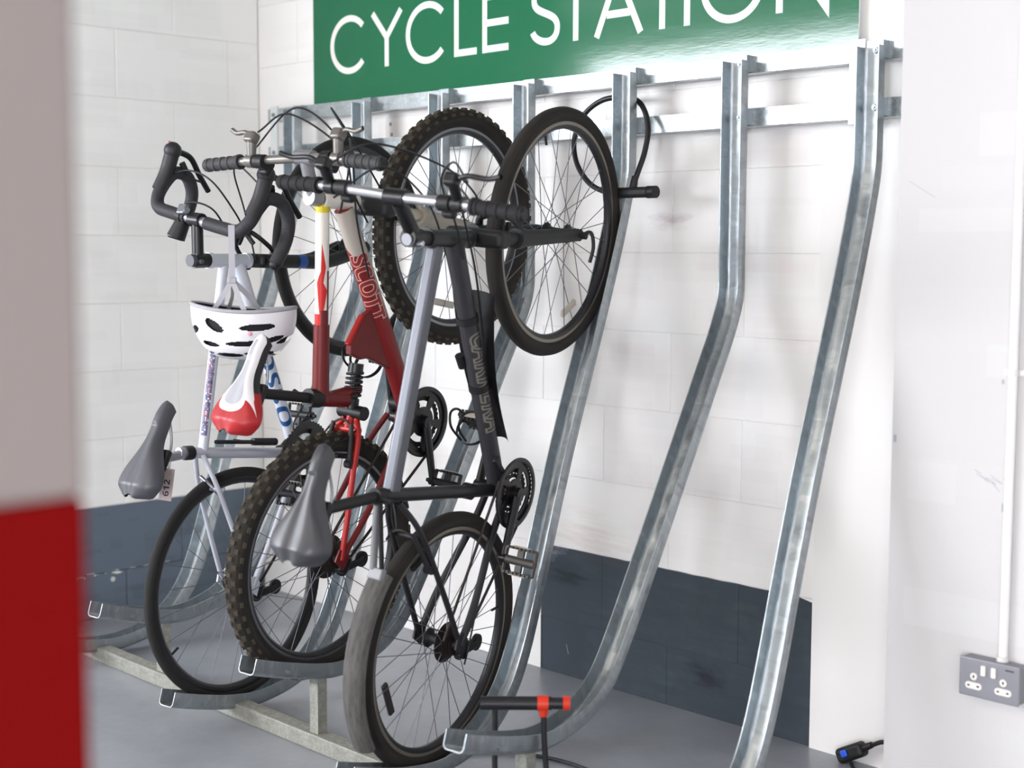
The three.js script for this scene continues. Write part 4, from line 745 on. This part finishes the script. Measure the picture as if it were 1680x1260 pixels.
// ------------------------------------------------------------------ helmet hanging on the drop bar
{
  const at = V(1.436, 1.098, 1.042), t = thing('cycling_helmet', 'white vented cycling helmet hanging upside down from the drop handlebar by its straps', 'helmet', at.clone().add(V(0, -0.085, 0)));
  const mShell = phys('#eeeef2', 0.3, 0, { clearcoat: 0.5, clearcoatRoughness: 0.2 }), mFoam = std('#141418', 0.8), mLip = std('#a7a7ae', 0.6);
  const LX = 0.142, LZ = 0.1, HY = 0.09;
  // u round the head, v from the rim (0, at the top as it hangs) to the crown (1, underneath)
  const rimY = (a) => 0.05 + 0.007 * Math.cos(2 * a) - 0.006 * Math.cos(a);
  const shell = (k) => (u, v) => { const a = u * Math.PI * 2, b = v * Math.PI / 2 * 0.999, c = Math.pow(Math.cos(b), 0.46), ridge = 1 + 0.02 * Math.cos(a * 2 + 6 * v) * Math.sin(v * Math.PI); return [LX * k * ridge * c * Math.cos(a) + 0.006, rimY(a) * (1 - v) * (1 - v * 0.3) - HY * k * Math.pow(Math.sin(b), 0.9) * (v > 0 ? 1 : 0) + 0.03, LZ * k * ridge * c * Math.sin(a)]; };
  const vents = [];
  for (const s of [0, 1]) for (const [ua, va, lu, lv, tilt] of [[0.05, 0.42, 0.04, 0.07, 1.6], [0.125, 0.4, 0.04, 0.06, 1.4], [0.185, 0.2, 0.058, 0.05, 0.5], [0.22, 0.46, 0.07, 0.05, 1.0], [0.325, 0.2, 0.026, 0.09, -0.6], [0.36, 0.5, 0.04, 0.05, -0.5], [0.43, 0.3, 0.03, 0.06, 0.7], [0.16, 0.68, 0.07, 0.05, 0.3], [0.3, 0.74, 0.07, 0.06, 0.3], [0.06, 0.72, 0.05, 0.05, 0.4], [0.44, 0.7, 0.06, 0.05, 0.2]]) vents.push([s ? 1 - ua : ua, va, lu, lv, s ? -tilt : tilt]);
  const open = (u, v) => vents.some(([ua, va, lu, lv, ti]) => { let du = u - ua; const dv = v - va; du -= dv * ti * 0.35; return (du / lu) ** 2 + (dv / lv) ** 2 < 1; });
  part('shell', grid(220, 84, shell(1), true, (u, v) => !open(u, v)), mShell, t).position.y = 0.085;
  part('foam_liner', grid(96, 40, shell(0.93)), mFoam, t, 'black inner liner seen through the vents').position.y = 0.085;
  part('rim_trim', hose(Array.from({ length: 48 }, (_, i) => V(...shell(0.985)(i / 48, 0.001))), 0.0055, 140, 8, true), mLip, t).position.y = 0.085;
  part('sticker', ball(0.006, 0.0, 0, 0, 10).scale(1, 1, 0.4).translate(0.02, 0.0, 0.0), std('#e59aa6', 0.5), t).position.set(0.02, 0.1, 0.094);
  const strap = (pts, w) => { const c = new THREE.CatmullRomCurve3(pts); return grid(30, 1, (u, v) => { const p = c.getPoint(u), q = c.getTangent(u), n = q.cross(V(0.72, 0, 0.69)).normalize(); return [p.x + n.x * (v - 0.5) * w, p.y + n.y * (v - 0.5) * w, p.z + n.z * (v - 0.5) * w]; }); };
  const k = [-0.005, 0.385, 0.095], mStrap = std('#e6e6ee', 0.7);
  const straps = [strap([V(...k), V(-0.006, 0.31, 0.09), V(-0.01, 0.235, 0.07)], 0.02), strap([V(-0.01, 0.24, 0.07), V(-0.04, 0.19, 0.075), V(-0.085, 0.13, 0.06)], 0.016), strap([V(-0.01, 0.24, 0.07), V(0.01, 0.19, 0.075), V(0.035, 0.13, 0.085)], 0.016), strap([V(-0.01, 0.24, 0.07), V(-0.03, 0.19, -0.02), V(-0.06, 0.13, -0.07)], 0.016), strap([V(-0.01, 0.24, 0.07), V(0.02, 0.19, -0.02), V(0.05, 0.13, -0.075)], 0.016)];
  straps.forEach((g) => part('strap', g, mStrap, t));
  part('strap_buckle', rbox(0.024, 0.016, 0.01, 0.003, -0.01, 0.24, 0.072), mLip, t);
  t.rotation.y = 0.79;
  t.rotation.z = 0.0;
}
// number tag on the seat post of the silver bicycle
{
  const p = silver.to(0.215, 0.405, 0.0), t = thing('number_tag', 'small pinkish number tag hanging below the seat post of the silver bicycle', 'tag', V(p.x, p.y - 0.1, p.z));
  const face = std(0xffffff, 0.6, 0, { map: canvas(128, 256, (x, w, h) => { x.fillStyle = '#bdaeaa'; x.fillRect(0, 0, w, h); x.translate(w / 2, h * 0.6); x.rotate(-Math.PI / 2); x.fillStyle = '#2b1e33'; x.font = 'bold 84px sans-serif'; x.textAlign = 'center'; x.textBaseline = 'middle'; x.fillText('612', 0, 0); }) });
  const edge = std('#bdaeaa', 0.6), m = new THREE.Mesh(new THREE.BoxGeometry(0.034, 0.088, 0.0015).translate(0, 0.048, 0), [edge, edge, edge, edge, face, edge]);
  m.name = 'tag_card'; m.castShadow = m.receiveShadow = true; t.add(m);
  part('tie', hose([V(0, 0.088, 0), V(0.005, 0.105, 0.01), V(0, 0.115, 0), V(-0.005, 0.105, -0.01)], 0.0015, 24, 5, true), std('#d8d8d8', 0.6), t);
  t.rotation.set(0, 0.8, -0.14);
}
// ------------------------------------------------------------------ locks
{
  const t = thing('cable_lock', 'black cable lock looped round the rack channel behind the near front wheel', 'cable lock', V(1.94, 1.45, 0.1));
  const q = (x, y, z) => V(x - 1.94, y - 1.45, z - 0.1);
  part('cable', hose([q(1.985, 1.497, 0.158), q(1.93, 1.503, 0.15), q(1.865, 1.53, 0.14), q(1.79, 1.588, 0.11), q(1.765, 1.66, 0.095), q(1.795, 1.73, 0.085), q(1.87, 1.768, 0.083), q(1.96, 1.768, 0.077), q(2.022, 1.742, 0.09), q(2.06, 1.68, 0.105), q(2.066, 1.61, 0.125), q(2.058, 1.55, 0.145), q(2.052, 1.51, 0.158)], 0.0078, 90, 10), mCable, t);
  part('lock_body', [rbox(0.125, 0.03, 0.032, 0.012, 0.118, 0.045, 0.058), cylX(0.017, 0.02, 0.187, 0.045, 0.058, 16), rod(V(0.112, 0.05, 0.058), V(0.115, 0.09, 0.052), 0.012, 0.009)], mBlack, t);
  part('lock_collar', cylX(0.0172, 0.006, 0.17, 0.045, 0.058, 16), mDark, t);
}
{
  const c = V(2.472, 0.312, 0.985), r = V(0.693, 0, -0.721), t = thing('u_lock', 'black U-lock with orange end bands straddling an empty rack trough', 'lock', V(c.x, 0.07, c.z));
  const q = (a, y, o = 0) => V(r.x * a - r.z * o * -1, y - 0.07, r.z * a + r.x * o * -1);
  part('crossbar', [rod(q(-0.1, c.y), q(0.062, c.y), 0.0155), rod(q(0.06, c.y), q(0.1, c.y), 0.0135)], std('#26262a', 0.4, 0.2), t);
  part('end_band', [rod(q(0.03, c.y), q(0.055, c.y), 0.0175), rod(q(0.088, c.y), q(0.104, c.y), 0.0172, 0.0155), rod(q(0.044, c.y - 0.014), q(0.044, c.y - 0.03), 0.012, 0.009)], std('#d8371e', 0.42), t, 'orange red end bands');
  part('shackle', hose([q(-0.066, c.y), q(-0.066, c.y - 0.08), q(-0.064, c.y - 0.18), q(-0.04, c.y - 0.225), q(0.0, c.y - 0.24), q(0.03, c.y - 0.225), q(0.05, c.y - 0.18), q(0.046, c.y - 0.08), q(0.044, c.y)], 0.0068, 90, 10), mCable, t);
}
{
  const t = thing('lock_cable', 'thin dark cable lying in a loop on the floor under the empty trough', 'cable', V(2.33, 0, 0.8));
  part('cable', hose([V(-0.42, 0.006, 0.02), V(-0.3, 0.006, -0.14), V(-0.14, 0.006, -0.22), V(0.04, 0.006, -0.2), V(0.16, 0.006, -0.08), V(0.2, 0.006, 0.12), V(0.08, 0.006, 0.22), V(-0.16, 0.006, 0.24)], 0.0052, 90, 8), std('#2c2f36', 0.5), t);
}
{
  const t = thing('chain_lock', 'black lock with a blue button lying on the floor against the back wall', 'lock', V(2.745, 0, 0.035));
  part('lock_body', [rbox(0.085, 0.04, 0.04, 0.012).rotateZ(0.5).translate(-0.02, 0.033, 0), rod(V(0.01, 0.05, 0), V(0.04, 0.068, 0), 0.011, 0.008)], mBlack, t);
  part('button', rbox(0.02, 0.018, 0.008, 0.004).rotateZ(0.5).translate(-0.03, 0.032, 0.022), std('#1f55d6', 0.35), t, 'bright blue button');
  part('cable', [hose([V(0.038, 0.066, 0), V(0.075, 0.085, 0.005), V(0.11, 0.085, 0.01), V(0.14, 0.05, 0.02), V(0.146, 0.008, 0.03)], 0.006, 50, 8), hose([V(-0.01, 0.012, 0.02), V(0.03, 0.007, 0.06), V(0.06, 0.007, 0.1), V(0.1, 0.007, 0.12), V(0.145, 0.007, 0.1)], 0.005, 50, 8)], mCable, t);
}
// ------------------------------------------------------------------ socket and conduit on the pier
{
  const t = thing('wall_socket', 'grey metal double power socket with white switches on the white pier', 'socket', V(3.205, 0.324, 0.19));
  const mMetal = std('#85858b', 0.42, 0.35), mIns = std('#e4ded6', 0.45), mHole = std('#3a3440', 0.7);
  part('back_box', rbox(0.144, 0.088, 0.036, 0.006, 0, 0.045, 0.018), mMetal, t);
  part('face_plate', rbox(0.146, 0.09, 0.007, 0.003, 0, 0.045, 0.0395), std('#8f8f95', 0.36, 0.4), t);
  for (const s of [-1, 1]) {
    part('switch', rbox(0.0115, 0.024, 0.007, 0.002, s * 0.0125 + 0.0, 0.066, 0.045), mIns, t);
    const o = s * 0.036;
    part('socket_inset', [cylZ(0.0085, 0.003, o, 0.048, 0.0435, 24), extrude(Array.from({ length: 24 }, (_, i) => { const a = i / 24 * 6.2832; return [o + (Math.abs(Math.cos(a)) < 1e-6 ? 0 : Math.sign(Math.cos(a)) * 0.0125) + 0.0075 * Math.cos(a), 0.0265 + 0.0075 * Math.sin(a)]; }), 0.003, 0.0005, 0.0435)], mIns, t);
    part('pin_hole', [box(0.0035, 0.0065, 0.001, o, 0.048, 0.0453), box(0.0055, 0.0035, 0.001, o - 0.0115, 0.0265, 0.0456), box(0.0055, 0.0035, 0.001, o + 0.0115, 0.0265, 0.0456)], mHole, t);
  }
  part('rocker_mark', box(0.02, 0.003, 0.001, 0.05, 0.078, 0.0434), mHole, t);
}
{
  const t = thing('electrical_conduit', 'thin white vertical conduit running up the pier from the power socket', 'conduit', V(3.222, 0.408, 0.19));
  part('pipe', new THREE.CylinderGeometry(0.0105, 0.0105, 2.58, 20).translate(0, 1.29, 0.012), std('#e9e7e4', 0.45), t);
  part('coupling', new THREE.CylinderGeometry(0.0135, 0.0135, 0.022, 20).translate(0, 0.005, 0.014), std('#d9d7d4', 0.45), t);
  for (const y of [0.66, 1.8]) part('saddle_clip', [rbox(0.05, 0.016, 0.004, 0.002, 0, y, 0.003), cylZ(0.0045, 0.006, 0.019, y, 0.006, 10), cylZ(0.0045, 0.006, -0.019, y, 0.006, 10), new THREE.CylinderGeometry(0.0128, 0.0128, 0.016, 20).translate(0, y, 0.012)], std('#dcdad7', 0.45), t);
}
scene.updateMatrixWorld(true);
renderer.render(scene, camera);
